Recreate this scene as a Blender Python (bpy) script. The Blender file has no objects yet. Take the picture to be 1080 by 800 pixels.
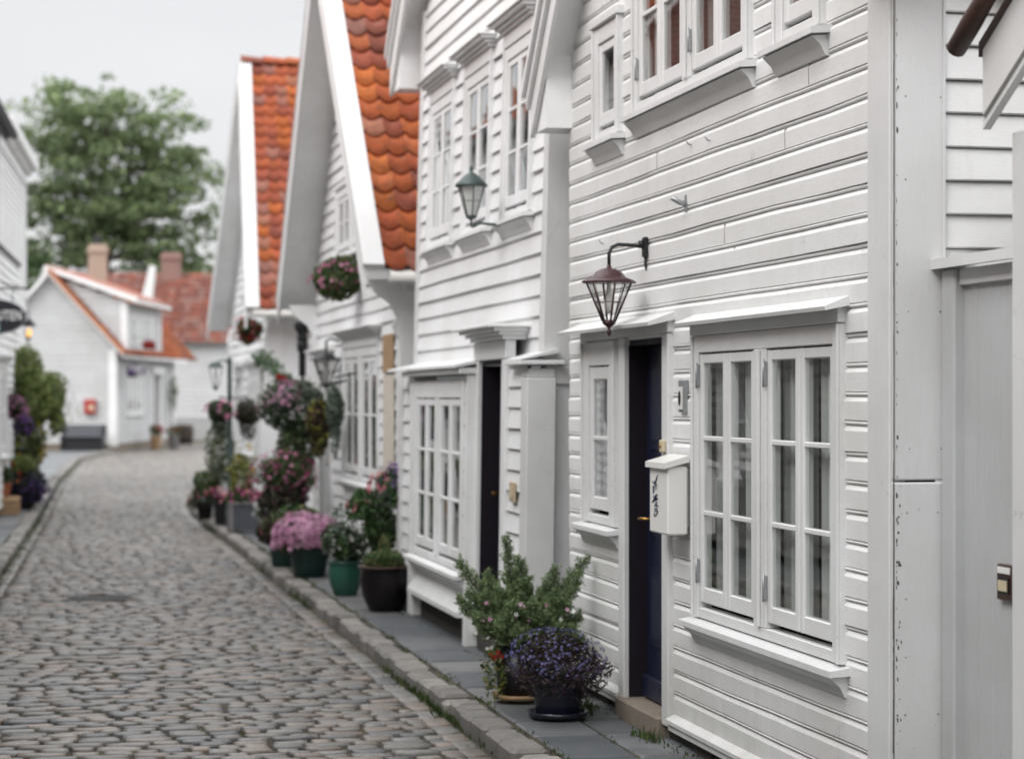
import bpy, math, random
import numpy as np
from math import sin, cos, tan, pi, radians, sqrt, atan2
random.seed(11); rng = np.random.default_rng(7)
scene = bpy.context.scene
col = scene.collection
TH = radians(12.407418)            # street direction is +Y, camera is turned this much to its right
EYE = 1.78

# ------------------------------------------------------------------ materials
def newmat(name):
    m = bpy.data.materials.new(name); m.use_nodes = True
    nt = m.node_tree; b = nt.nodes['Principled BSDF']
    return m, nt, b
def N(nt, t, **kw):
    n = nt.nodes.new(t)
    for k, v in kw.items():
        if k.startswith('_'): setattr(n, k[1:], v)
        else: n.inputs[k.replace('~', ' ')].default_value = v
    return n
def ramp(nt, fac, stops):
    r = nt.nodes.new('ShaderNodeValToRGB'); e = r.color_ramp.elements
    e[0].position, e[0].color = stops[0][0], (*stops[0][1], 1)
    e[1].position, e[1].color = stops[-1][0], (*stops[-1][1], 1)
    for p, c in stops[1:-1]:
        x = e.new(p); x.color = (*c, 1)
    nt.links.new(fac, r.inputs[0]); return r.outputs[0]
def mixc(nt, fac, a, b, mode='MIX'):
    m = nt.nodes.new('ShaderNodeMix'); m.data_type = 'RGBA'; m.blend_type = mode
    for s, v in ((m.inputs[0], fac), (m.inputs[6], a), (m.inputs[7], b)):
        if isinstance(v, (int, float)): s.default_value = v
        elif isinstance(v, tuple): s.default_value = (*v, 1) if len(v) == 3 else v
        else: nt.links.new(v, s)
    return m.outputs[2]
def mth(nt, op, a, b=0.0):
    m = nt.nodes.new('ShaderNodeMath'); m.operation = op
    for s, v in ((m.inputs[0], a), (m.inputs[1], b)):
        if isinstance(v, (int, float)): s.default_value = v
        else: nt.links.new(v, s)
    return m.outputs[0]
def coords(nt, scale=(1, 1, 1)):
    tc = nt.nodes.new('ShaderNodeNewGeometry'); mp = nt.nodes.new('ShaderNodeMapping')
    mp.inputs['Scale'].default_value = scale
    nt.links.new(tc.outputs['Position'], mp.inputs[0]); return mp.outputs[0]
def noise(nt, vec, scale, detail=4, rough=.55, dist=0.0):
    n = N(nt, 'ShaderNodeTexNoise', Scale=scale, Detail=detail, Roughness=rough, Distortion=dist)
    nt.links.new(vec, n.inputs['Vector']); return n.outputs['Fac']
def bump(nt, b, h, strength, dist):
    bp = N(nt, 'ShaderNodeBump', Strength=strength, Distance=dist)
    nt.links.new(h, bp.inputs['Height']); nt.links.new(bp.outputs[0], b.inputs['Normal'])

def white_paint(name, c=(.73, .73, .725), wear=.3, grain=(3, 3, 30), rough=.42):
    m, nt, b = newmat(name)
    v = coords(nt); g = coords(nt, grain)
    big = noise(nt, v, 1.3, 5, .6)
    dirty = (c[0]*.78, c[1]*.775, c[2]*.75)
    base = mixc(nt, ramp(nt, big, [(.38, (0, 0, 0)), (.72, (.75, .75, .75))]), c, dirty)
    # brush strokes, faint streaks along the boards
    st = noise(nt, g, 7, 4, .6)
    base = mixc(nt, ramp(nt, st, [(.35, (0, 0, 0)), (.8, (.35, .35, .35))]), base, (c[0]*.84, c[1]*.83, c[2]*.80))
    # flaked spots
    chips = noise(nt, v, 95, 3, .7)
    mask = noise(nt, v, 3.1, 3, .6)
    lim = mth(nt, 'SUBTRACT', .835 - .12*wear, mth(nt, 'MULTIPLY', mask, .17*wear + .03))
    ch = mth(nt, 'GREATER_THAN', chips, lim)
    ch = mth(nt, 'MULTIPLY', ch, ramp(nt, mask, [(.5, (0, 0, 0)), (.62, (1, 1, 1))]))
    base = mixc(nt, mth(nt, 'MULTIPLY', ch, .75), base, (.16, .15, .145))
    # fine cracks in the paint
    vo = N(nt, 'ShaderNodeTexVoronoi', Scale=4.3, _feature='DISTANCE_TO_EDGE')
    wv = nt.nodes.new('ShaderNodeVectorMath'); wv.operation = 'ADD'
    wn = N(nt, 'ShaderNodeTexNoise', Scale=9.0, Detail=3.0); nt.links.new(v, wn.inputs['Vector'])
    ws = nt.nodes.new('ShaderNodeVectorMath'); ws.operation = 'SCALE'; ws.inputs['Scale'].default_value = .16
    nt.links.new(wn.outputs['Color'], ws.inputs[0]); nt.links.new(v, wv.inputs[0]); nt.links.new(ws.outputs[0], wv.inputs[1])
    nt.links.new(wv.outputs[0], vo.inputs['Vector'])
    line = mth(nt, 'LESS_THAN', vo.outputs['Distance'], .006)
    cm = noise(nt, v, 1.9, 2, .5)
    line = mth(nt, 'MULTIPLY', line, mth(nt, 'GREATER_THAN', cm, .655 - .09*wear))
    base = mixc(nt, mth(nt, 'MULTIPLY', line, .35*min(1, wear*1.6)), base, (.25, .24, .23))
    gp_ = nt.nodes.new('ShaderNodeNewGeometry'); sz = nt.nodes.new('ShaderNodeSeparateXYZ'); nt.links.new(gp_.outputs['Position'], sz.inputs[0])
    low = mth(nt, 'SUBTRACT', 1.0, mth(nt, 'MULTIPLY', sz.outputs['Z'], 1.5)); low = mth(nt, 'MAXIMUM', low, 0.0)
    low = mth(nt, 'MULTIPLY', low, noise(nt, coords(nt, (6, 6, 1.2)), 1.5, 5, .65))
    base = mixc(nt, mth(nt, 'MINIMUM', mth(nt, 'MULTIPLY', low, .95*min(1, .4+wear)), .8), base, (.34, .33, .29))
    drip = ramp(nt, noise(nt, coords(nt, (9, 9, .5)), 1.6, 4, .6), [(.56, (0, 0, 0)), (.78, (.5, .5, .5))])
    base = mixc(nt, mth(nt, 'MULTIPLY', drip, .55*min(1, wear+.2)), base, (.52, .51, .48))
    nt.links.new(base, b.inputs['Base Color'])
    rr = mth(nt, 'ADD', mth(nt, 'MULTIPLY', big, .25), rough - .1)
    nt.links.new(rr, b.inputs['Roughness'])
    h = mth(nt, 'ADD', mth(nt, 'MULTIPLY', st, .5), mth(nt, 'MULTIPLY', noise(nt, v, 38, 4, .6), .5))
    h = mth(nt, 'SUBTRACT', h, mth(nt, 'MULTIPLY', ch, .6))
    h = mth(nt, 'SUBTRACT', h, mth(nt, 'MULTIPLY', line, .5))
    lf = noise(nt, v, 5.0, 2, .5)
    h = mth(nt, 'ADD', h, mth(nt, 'MULTIPLY', lf, 1.3))
    bump(nt, b, h, .42, .004)
    return m
def plain(name, c, rough=.5, metal=0.0, var=.25, scale=14, bmp=.2, spec=.5):
    m, nt, b = newmat(name)
    v = coords(nt); n = noise(nt, v, scale, 5, .6)
    base = mixc(nt, n, tuple(x*(1-var) for x in c), tuple(min(1, x*(1+var)) for x in c))
    nt.links.new(base, b.inputs['Base Color'])
    b.inputs['Metallic'].default_value = metal; b.inputs['Specular IOR Level'].default_value = spec
    nt.links.new(mth(nt, 'ADD', mth(nt, 'MULTIPLY', n, .2), rough-.1), b.inputs['Roughness'])
    if bmp: bump(nt, b, noise(nt, v, scale*5, 4, .6), bmp, .004)
    return m
def attrmat(name, rough=.6, transl=0.0, bscale=0, bstr=.3, bdist=.004, spec=.4, mottle=0, soot=False):
    m, nt, b = newmat(name)
    a = nt.nodes.new('ShaderNodeAttribute'); a.attribute_name = 'Col'
    c = a.outputs['Color']
    v = coords(nt)
    if mottle:
        n = noise(nt, v, mottle, 5, .65)
        c = mixc(nt, 1.0, c, ramp(nt, n, [(.25, (.62, .62, .60)), (.55, (1, 1, 1)), (.8, (1.25, 1.22, 1.18))]), 'MULTIPLY')
    if soot:
        so_ = ramp(nt, noise(nt, v, 13, 4, .7), [(.52, (0, 0, 0)), (.72, (.75, .75, .75))]); c = mixc(nt, so_, c, (.10, .055, .045))
        li = mth(nt, 'MULTIPLY', mth(nt, 'GREATER_THAN', noise(nt, v, 30, 3, .6), .67), noise(nt, v, 2.5, 2, .5)); c = mixc(nt, li, c, (.36, .33, .24))
    nt.links.new(c, b.inputs['Base Color'])
    b.inputs['Roughness'].default_value = rough; b.inputs['Specular IOR Level'].default_value = spec
    if bscale: bump(nt, b, noise(nt, v, bscale, 5, .6), bstr, bdist)
    if transl:
        t = nt.nodes.new('ShaderNodeBsdfTranslucent'); nt.links.new(c, t.inputs[0])
        mx = nt.nodes.new('ShaderNodeMixShader'); mx.inputs[0].default_value = transl
        nt.links.new(b.outputs[0], mx.inputs[1]); nt.links.new(t.outputs[0], mx.inputs[2])
        nt.links.new(mx.outputs[0], nt.nodes['Material Output'].inputs[0])
    return m
def glassmat(name, tint=(.9, .93, .92), k=1.9):
    m, nt, b = newmat(name); nt.nodes.remove(b)
    tr = nt.nodes.new('ShaderNodeBsdfTransparent'); tr.inputs[0].default_value = (*tint, 1)
    gl = nt.nodes.new('ShaderNodeBsdfGlossy'); gl.inputs['Roughness'].default_value = .015
    fr = N(nt, 'ShaderNodeFresnel', IOR=1.52); ge = nt.nodes.new('ShaderNodeNewGeometry')
    nt.links.new(mth(nt, 'ADD', mth(nt, 'MULTIPLY', ge.outputs['Backfacing'], 1/1.52-1.52), 1.52), fr.inputs['IOR'])    # same reflection from either side of the pane
    f2 = mth(nt, 'MINIMUM', mth(nt, 'MULTIPLY', fr.outputs[0], k), 1.0)
    bp = N(nt, 'ShaderNodeBump', Strength=.02, Distance=.004)
    nt.links.new(noise(nt, coords(nt), 2.2, 1, .5), bp.inputs['Height'])
    nt.links.new(bp.outputs[0], gl.inputs['Normal'])
    mx = nt.nodes.new('ShaderNodeMixShader'); nt.links.new(f2, mx.inputs[0])
    nt.links.new(tr.outputs[0], mx.inputs[1]); nt.links.new(gl.outputs[0], mx.inputs[2])
    nt.links.new(mx.outputs[0], nt.nodes['Material Output'].inputs[0])
    return m

M = {}
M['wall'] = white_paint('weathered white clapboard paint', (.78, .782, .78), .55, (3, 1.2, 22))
M['trim'] = white_paint('weathered white trim paint', (.66, .664, .666), .5, (16, 16, 1.4))  # worn paint; base also darkened in place of shade low in the street
M['trim_h'] = white_paint('white horizontal trim paint', (.785, .792, .797), .35, (3, 1.5, 20))
M['sash'] = white_paint('clean white sash paint', (.79, .797, .802), .1, (10, 10, 3), .35)
M['cap'] = white_paint('weathered verge board paint', (.60, .605, .61), .3, (6, 6, 3))
M['wall_cottage'] = white_paint('cottage wall paint', (.52, .525, .53), .2, (3, 1.2, 20), .5)
M['grey_paint'] = white_paint('grey green clapboard paint', (.12, .125, .12), .3, (3, 1.2, 20), .5)
M['trim_near'] = white_paint('shaded white horizontal trim paint', (.70, .704, .706), .5, (3, 1.5, 20))  # trim_h made darker: shade on the near house put into the colour
M['sash_near'] = white_paint('shaded white sash paint', (.72, .724, .726), .2, (10, 10, 3), .35)  # darker copy of sash, its tone standing in for near shade
M['wall_far'] = white_paint('white far wall paint', (.775, .782, .79), .15, (3, 1.2, 20), .5)
M['gate'] = white_paint('shaded white gate paint', (.47, .477, .485), .25, (14, 14, 1.2))  # white boards; the shade over the gate is painted in as grey
M['gray_soffit'] = white_paint('white soffit paint', (.90, .91, .92), .1, (6, 2, 6), .5)
M['glass'] = glassmat('window glass')
M['lampglass'] = glassmat('lantern glass', (.985, .985, .98), .8)
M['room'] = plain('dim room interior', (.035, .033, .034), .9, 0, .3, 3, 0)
M['curtain'] = attrmat('sheer white curtain', .9, .35)
M['navy'] = plain('navy door paint', (.009, .012, .032), .34, 0, .2, 10, .08)
M['navy_dark'] = plain('dark navy jamb paint', (.012, .009, .014), .6, 0, .2, 10, .05, .2)
M['brass'] = plain('aged brass', (.42, .24, .08), .35, 1, .3, 30, .1)
M['iron'] = plain('black iron', (.018, .018, .02), .45, .3, .3, 25, .2)
M['green_iron'] = plain('grey green painted iron', (.05, .075, .07), .45, .2, .3, 25, .15)
M['maroon'] = plain('dark red brown lantern paint', (.058, .024, .027), .4, .1, .25, 25, .12)
M['grey_metal'] = plain('grey metal', (.33, .34, .35), .4, .6, .2, 40, .1)
M['stone'] = plain('step stone', (.17, .14, .11), .8, 0, .4, 9, .7)
M['foundation'] = plain('dark foundation stone', (.035, .030, .026), .95, 0, .6, 5, .8)
M['joint_line'] = plain('old filler in board joints', (.36, .35, .34), .9, 0, .3, 30, 0)
M['flake'] = plain('bare weathered wood under flaked paint', (.09, .08, .075), .9, 0, .5, 60, .2)
M['slate'] = attrmat('slate slabs', .55, 0, 22, .45, .006, .45, 3.2)
M['cobble'] = attrmat('granite cobbles', .42, 0, 34, .6, .01, .5, 7)
M['kerb'] = attrmat('granite kerb', .7, 0, 30, .6, .008, .4, 6)
M['tile'] = attrmat('clay roof tiles', .85, 0, 30, .5, .008, .18, 4.5, soot=True)
M['leaf'] = attrmat('leaves', .55, .25, 0, spec=.3)
M['petal'] = attrmat('petals', .6, .35, 0, spec=.2)
M['bark'] = plain('bark', (.06, .045, .035), .9, 0, .4, 8, .8)
M['soil'] = plain('dark soil', (.02, .015, .012), .95, 0, .5, 25, .8)
M['black_pot'] = plain('black plastic pot', (.010, .010, .013), .4, 0, .25, 12, .1)
M['brown_pot'] = plain('dark brown glazed pot', (.008, .006, .007), .35, 0, .4, 8, .1, .25)
M['green_pot'] = plain('green glazed pot', (.02, .085, .06), .22, 0, .3, 7, .1)
M['dgreen_pot'] = plain('dark green pot', (.008, .030, .026), .35, 0, .3, 7, .1)
M['navy_pot'] = plain('dark navy glazed pot', (.010, .011, .022), .25, 0, .3, 7, .1)
M['terra'] = plain('terracotta', (.30, .10, .045), .7, 0, .3, 12, .3)
M['wood'] = plain('weathered bare wood', (.34, .22, .12), .8, 0, .35, 8, .5)
M['pale_wood'] = plain('primed bare boards', (.58, .52, .45), .8, 0, .2, 8, .3)
M['grey_wood'] = plain('grey painted wood', (.06, .065, .08), .65, 0, .25, 8, .3)
M['mid_wood'] = plain('grey weathered wood', (.17, .16, .16), .75, 0, .3, 8, .4)
M['box_white'] = plain('white enamel', (.74, .73, .70), .32, 0, .06, 4, .05)
M['cream'] = plain('yellowed plastic', (.52, .45, .31), .45, 0, .15, 30, .1)
M['plate'] = plain('tan plate', (.42, .33, .22), .5, 0, .25, 30, .1)
M['bronze'] = plain('brown anodised plate', (.07, .035, .022), .35, .5, .25, 40, .1)
M['ink'] = plain('blue black ink', (.03, .035, .10), .6, 0, .4, 60, 0)
M['signblack'] = plain('black sign board', (.010, .010, .016), .45, 0, .1, 10, 0)
M['signwhite'] = plain('white sign lettering', (.75, .75, .74), .5, 0, .05, 10, 0)
M['teal'] = plain('teal emblem paint', (.25, .5, .5), .5, 0, .1, 10, 0)
M['red'] = plain('red box paint', (.36, .035, .03), .45, 0, .2, 10, .05)
M['brick'] = plain('red brick', (.26, .10, .075), .9, 0, .4, 14, .6)
M['render'] = plain('tan rendered chimney', (.36, .28, .22), .9, 0, .25, 8, .5)
M['verge'] = plain('orange clay verge', (.42, .17, .08), .8, 0, .3, 8, .3)
M['old_red'] = plain('old red clay edge', (.30, .13, .10), .8, 0, .3, 8, .3)
M['dark_roof'] = plain('dark roofing', (.035, .035, .04), .7, 0, .3, 10, .3)
M['old_tile'] = plain('brown weathered clay', (.05, .022, .015), .6, 0, .8, 16, .6)
def mortar_brick():
    m, nt, b = newmat('red brick in mortar')
    bt = N(nt, 'ShaderNodeTexBrick', Scale=1.0)
    bt.inputs['Color1'].default_value = (.27, .10, .08, 1); bt.inputs['Color2'].default_value = (.20, .085, .07, 1)
    bt.inputs['Mortar'].default_value = (.32, .27, .24, 1)
    bt.inputs['Brick Width'].default_value = .24; bt.inputs['Row Height'].default_value = .08; bt.inputs['Mortar Size'].default_value = .012
    tc = nt.nodes.new('ShaderNodeNewGeometry'); mp = nt.nodes.new('ShaderNodeMapping'); mp.inputs['Rotation'].default_value = (radians(90), 0, 0)
    nt.links.new(tc.outputs['Position'], mp.inputs[0]); nt.links.new(mp.outputs[0], bt.inputs['Vector'])
    nt.links.new(bt.outputs['Color'], b.inputs['Base Color']); b.inputs['Roughness'].default_value = .9
    return m
M['brickwall'] = mortar_brick()
def emis(name, c, s):
    m, nt, b = newmat(name)
    b.inputs['Emission Color'].default_value = (*c, 1); b.inputs['Emission Strength'].default_value = s
    b.inputs['Base Color'].default_value = (*c, 1); return m
M['bulb'] = emis('warm lit bulb', (1.0, .52, .14), 1.2)
def groundmat(name, stops, sc, rough=.9):
    m, nt, b = newmat(name); v = coords(nt)
    n = noise(nt, v, sc, 6, .65)
    nt.links.new(ramp(nt, n, stops), b.inputs['Base Color']); b.inputs['Roughness'].default_value = rough
    bump(nt, b, noise(nt, v, sc*12, 5, .7), .6, .01); return m
M['joint'] = groundmat('dirt and moss in the joints', [(.36, (.022, .018, .013)), (.52, (.045, .036, .023)), (.64, (.060, .068, .022))], 2.2)
M['earth'] = groundmat('packed earth and gravel', [(.3, (.06, .055, .05)), (.7, (.12, .115, .105))], .8)

# ------------------------------------------------------------------ mesh builder
class MB:
    def __init__(s, tf=None):
        s.v = []; s.f = []; s.mi = []; s.c = []; s.tf = tf; s.m = 0; s.col = (1, 1, 1); s.anycol = False; s.nsm = set()
    def V(s, pts, c=None):
        i = len(s.v)
        if s.tf: pts = [s.tf(*p) for p in pts]
        s.v.extend(pts); s.c.extend([c or s.col]*len(pts))
        if c: s.anycol = True
        return i
    def F(s, *idx):
        s.f.append(idx); s.mi.append(s.m)
    def poly(s, pts, c=None):
        i = s.V(pts, c); s.F(*range(i, i+len(pts)))
    def box(s, x0, x1, y0, y1, z0, z1, c=None):
        i = s.V([(x0, y0, z0), (x1, y0, z0), (x1, y1, z0), (x0, y1, z0), (x0, y0, z1), (x1, y0, z1), (x1, y1, z1), (x0, y1, z1)], c)
        for q in ((0, 3, 2, 1), (4, 5, 6, 7), (0, 1, 5, 4), (1, 2, 6, 5), (2, 3, 7, 6), (3, 0, 4, 7)): s.F(*[i+k for k in q])
    def bbox(s, x0, x1, y0, y1, z0, z1, b=.004, c=None):
        # box with chamfered edges: stacked rings
        if min(x1-x0, y1-y0, z1-z0) < 2.5*b: return s.box(x0, x1, y0, y1, z0, z1, c)
        def ring(i, z):
            return [(x0+i+b, y0+i, z), (x1-i-b, y0+i, z), (x1-i, y0+i+b, z), (x1-i, y1-i-b, z), (x1-i-b, y1-i, z), (x0+i+b, y1-i, z), (x0+i, y1-i-b, z), (x0+i, y0+i+b, z)]
        k = s.V(ring(b, z0)+ring(0, z0+b)+ring(0, z1-b)+ring(b, z1), c)
        s.F(*[k+7-j for j in range(8)]); s.F(*[k+24+j for j in range(8)])
        for r in range(3):
            for j in range(8):
                a = k+r*8+j; d = k+r*8+(j+1) % 8; s.F(a, d, d+8, a+8)
    def prism(s, poly, f0, f1, c=None):
        """poly of (a,b); f0/f1 map (a,b) to 3-D for the two ends"""
        n = len(poly); i = s.V([f0(*p) for p in poly]+[f1(*p) for p in poly], c)
        s.F(*[i+k for k in range(n)]); s.F(*[i+n+n-1-k for k in range(n)])
        for k in range(n):
            j = (k+1) % n; s.F(i+j, i+k, i+n+k, i+n+j)
    def tube(s, path, r, n=8, c=None, cap=True):
        path = [np.array(p, float) for p in path]; rs = r if isinstance(r, (list, tuple)) else [r]*len(path)
        rings = []; up = None
        for k, p in enumerate(path):
            t = path[min(k+1, len(path)-1)]-path[max(k-1, 0)]; t = t/(np.linalg.norm(t)+1e-9)
            if up is None: up = np.array((0, 0, 1.)) if abs(t[2]) < .9 else np.array((1., 0, 0))
            a = np.cross(t, up); a /= np.linalg.norm(a)+1e-9; b2 = np.cross(a, t); up = b2
            rings.append(s.V([tuple(p+rs[k]*(a*cos(2*pi*j/n)+b2*sin(2*pi*j/n))) for j in range(n)], c))
        for k in range(len(rings)-1):
            for j in range(n):
                s.nsm.add(len(s.f)); s.F(rings[k]+j, rings[k]+(j+1) % n, rings[k+1]+(j+1) % n, rings[k+1]+j)
        if cap:
            s.F(*[rings[0]+n-1-j for j in range(n)]); s.F(*[rings[-1]+j for j in range(n)])
    def lathe(s, prof, x, y, z, n=24, c=None):
        rings = [s.V([(x+r*cos(2*pi*j/n), y+r*sin(2*pi*j/n), z+h) for j in range(n)], c) for r, h in prof]
        for k in range(len(rings)-1):
            for j in range(n):
                s.nsm.add(len(s.f)); s.F(rings[k]+j, rings[k]+(j+1) % n, rings[k+1]+(j+1) % n, rings[k+1]+j)
        if prof[0][0] > 1e-4: s.F(*[rings[0]+n-1-j for j in range(n)])
        if prof[-1][0] > 1e-4: s.F(*[rings[-1]+j for j in range(n)])
    def leaves(s, P, size, cols, aspect=.5, nrm=None, jit=.9, sv=.35):
        """P (n,3) points; each becomes a diamond shaped leaf"""
        P = np.asarray(P, float); n = len(P)
        if n == 0: return
        if 16 < P[0][1] < 60: size = size*1.25
        if nrm is None: d = rng.normal(size=(n, 3))
        else: d = np.asarray(nrm, float)*1.0+rng.normal(size=(n, 3))*jit
        d /= np.linalg.norm(d, axis=1)[:, None]+1e-9
        r = rng.normal(size=(n, 3)); u = np.cross(d, r); u /= np.linalg.norm(u, axis=1)[:, None]+1e-9
        w = np.cross(d, u); sz = size*(1+sv*rng.normal(size=(n, 1))).clip(.4, 2)
        u = u*sz*.5; w = w*sz*.5*aspect
        Q = np.stack([P-u, P-w+u*.15+d*sz*.06, P+u, P+w+u*.15+d*sz*.06], 1).reshape(-1, 3)
        cols = np.asarray(cols, float); ci = cols[rng.integers(0, len(cols), n)]*(1+.22*rng.normal(size=(n, 1))).clip(.45, 1.6)
        i = len(s.v); pts = [tuple(q) for q in Q]
        if s.tf: pts = [s.tf(*p) for p in pts]
        s.v.extend(pts)
        for k in range(n):
            s.c.extend([tuple(ci[k])]*4); s.f.append((i+4*k, i+4*k+1, i+4*k+2, i+4*k+3)); s.mi.append(s.m)
        s.anycol = True
    def build(s, name, mats, parent=None, smooth=False, label=None):
        if not isinstance(mats, (list, tuple)): mats = [mats]
        o3 = (0, 0, 0)
        if parent is not None: o3 = parent.get('_org', (0, 0, 0))
        V = np.array(s.v, float)-np.array(o3) if s.v else np.zeros((0, 3))
        me = bpy.data.meshes.new(name); me.from_pydata(V.tolist(), [], s.f)
        for m in mats: me.materials.append(m)
        if len(mats) > 1: me.polygons.foreach_set('material_index', s.mi)
        if s.anycol:
            a = me.color_attributes.new('Col', 'FLOAT_COLOR', 'POINT')
            arr = np.ones((len(s.v), 4), np.float32); arr[:, :3] = np.array(s.c, np.float32); a.data.foreach_set('color', arr.ravel())
        if smooth: me.polygons.foreach_set('use_smooth', [True]*len(s.f))
        elif s.nsm: me.polygons.foreach_set('use_smooth', [k in s.nsm for k in range(len(s.f))])
        me.update(); o = bpy.data.objects.new(name, me); col.objects.link(o)
        if parent is not None: o.parent = parent; o['_org'] = o3
        if label: o['label'] = label
        return o
def thing(name, loc, label, cat, group=None):
    o = bpy.data.objects.new(name, None); col.objects.link(o); o.location = loc; o.empty_display_size = .1
    o['_org'] = tuple(loc); o['label'] = label; o['category'] = cat
    if group: o['group'] = group
    return o
def tag(o, label=None, cat=None, group=None, kind=None):
    if label: o['label'] = label
    if cat: o['category'] = cat
    if group: o['group'] = group
    if kind: o['kind'] = kind
    return o

def pieces(name, mat, parent, tf, boxes, bv=.006, label=None):
    for b in boxes:
        m_ = MB(tf); m_.bbox(*b, bv); m_.build(name, mat, parent, label=label)
# ------------------------------------------------------------------ house helpers
PROF1 = [(0, .018), (.002, .020), (.077, .022), (.080, .021), (.0965, .0095), (.0990, .0055), (.1010, .0065), (.103, .0145), (.106, .0185), (.1095, .0195), (.113, .0165), (.1150, .0135), (.1170, .013), (.1185, .0135), (.1185, .018)]
PROF2 = [(0, .026), (.004, .030), (.13, .010), (.137, .008), (.137, .026)]
def clip_prof(pr, a, b):
    out = []
    for (z0, o0), (z1, o1) in zip(pr[:-1], pr[1:]):
        lo, hi = min(z0, z1), max(z0, z1)
        if hi < a-1e-6 or lo > b+1e-6: continue
        if z1 == z0: seg = [(z0, o0), (z1, o1)] if a <= z0 <= b else []
        else:
            f = lambda z: o0+(o1-o0)*(z-z0)/(z1-z0)
            za, zb = max(a, lo), min(b, hi); seg = [(za, f(za)), (zb, f(zb))]
        for p in seg:
            if not out or abs(p[0]-out[-1][0])+abs(p[1]-out[-1][1]) > 1e-6: out.append(p)
    return out
def boards(mb, P, s0, s1, z0, z1, holes=(), prof=PROF1, clip=None, step=.3, wob=.0022, seed=0):
    """clapboard rows on a wall; P(s, o, z) maps along/outward/up to the world; holes = (s0,s1,z0,z1)"""
    H = max(p[0] for p in prof); k = 0; rr = random.Random(seed)
    z = z0; wv0 = (rr.random()*9, wob*(.3+rr.random()))
    while z < z1-1e-4:
        zt = min(z+H, z1); wv1 = (rr.random()*9, wob*(.3+rr.random()))
        W = lambda t, d: (1-d)*wv0[1]*(sin(t*1.7+wv0[0])+.35*sin(t*6.3+3*wv0[0]))+d*wv1[1]*(sin(t*1.7+wv1[0])+.35*sin(t*6.3+3*wv1[0])); cuts = sorted({z, zt} | {h[j] for h in holes for j in (2, 3) if z < h[j] < zt})
        ph = rr.random()*9; oj = rr.uniform(-.0025, .0025)
        for a, b in zip(cuts[:-1], cuts[1:]):
            if b-a < .004: continue
            mid = (a+b)/2; iv = [(s0, s1)]
            if clip:
                c = clip(z+H*.5)
                if not c: continue
                iv = [(max(s0, c[0]), min(s1, c[1]))]
            for h in holes:
                if h[2] < mid < h[3]:
                    nv = []
                    for p, q in iv:
                        if h[1] <= p or h[0] >= q: nv.append((p, q)); continue
                        if h[0] > p: nv.append((p, h[0]))
                        if h[1] < q: nv.append((h[1], q))
                    iv = nv
            pr = clip_prof(prof, a-z, b-z)
            if len(pr) < 2: continue
            for p, q in iv:
                if q-p < .01: continue
                n = max(1, int((q-p)/step)); ss = [p+(q-p)*t/n for t in range(n+1)]
                rows = []
                for (dz, o) in pr:
                    rows.append(mb.V([P(t, o+oj+.0014*sin(t*2.3+ph*2)+.0006*sin(t*9.1+ph), z+dz+W(t, dz/H)) for t in ss]))
                for r in range(len(rows)-1):
                    for t in range(n): mb.F(rows[r]+t, rows[r]+t+1, rows[r+1]+t+1, rows[r+1]+t)
        z += H; k += 1; wv0 = wv1
def street_tf(Xf, lean=0.0):
    return lambda s, o, z: (Xf-o+lean*(z-1.4), s, z)
TILE_COLS = [(.39, .105, .042), (.42, .118, .042), (.35, .09, .042), (.27, .08, .05), (.45, .135, .042), (.37, .10, .048), (.22, .075, .054), (.40, .12, .05), (.36, .095, .04)]
def pantiles(mb, O, A, U, Nn, nc, nr, w=.27, e=.34, cols=TILE_COLS, amp=.018, seed=1, fade=0):
    """rows of S-shaped tiles: origin O, unit vectors A (across), U (up the slope), Nn (normal)"""
    rr = random.Random(seed); O, A, U, Nn = [np.array(x, float) for x in (O, A, U, Nn)]
    prof = [(-.06, .55), (.0, .95), (.07, .9), (.17, .1), (.30, -.62), (.48, -.95), (.66, -.75), (.82, -.2), (.94, .5), (1.0, .9)]
    q0 = [O+U*(-.02)+Nn*.004, O+A*(nc*w)+U*(-.02)+Nn*.004, O+A*(nc*w)+U*(nr*e)+Nn*.004, O+U*(nr*e)+Nn*.004]
    mb.poly([tuple(q) for q in q0], (.05, .025, .018))
    for r in range(nr):
        for c in range(nc):
            cc = cols[rr.randrange(len(cols))]; k = 1+rr.uniform(-.18, .16); cc = tuple(x*k for x in cc)
            if fade and rr.random() < fade: cc = tuple(.55*x+.45*g for x, g in zip(cc, (.28, .20, .18)))
            j = rr.uniform(-.012, .012); jl = rr.uniform(-.005, .006)
            lo = []; hi = []; fr = []
            for t, h in prof:
                b = O+A*((c+t)*w)
                lo.append(tuple(b+U*(r*e-.05+j+.020*h)+Nn*(h*amp+.056+jl)))
                hi.append(tuple(b+U*((r+1)*e+.02)+Nn*(h*amp+.026)))
                fr.append(tuple(b+U*(r*e-.045+j+.020*h)+Nn*(h*amp+.026+jl)))
            i = mb.V(lo+hi+fr, cc); n = len(prof)
            for q in range(n-1):
                mb.nsm.add(len(mb.f)); mb.F(i+q, i+q+1, i+n+q+1, i+n+q); mb.F(i+2*n+q, i+2*n+q+1, i+q+1, i+q)

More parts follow.
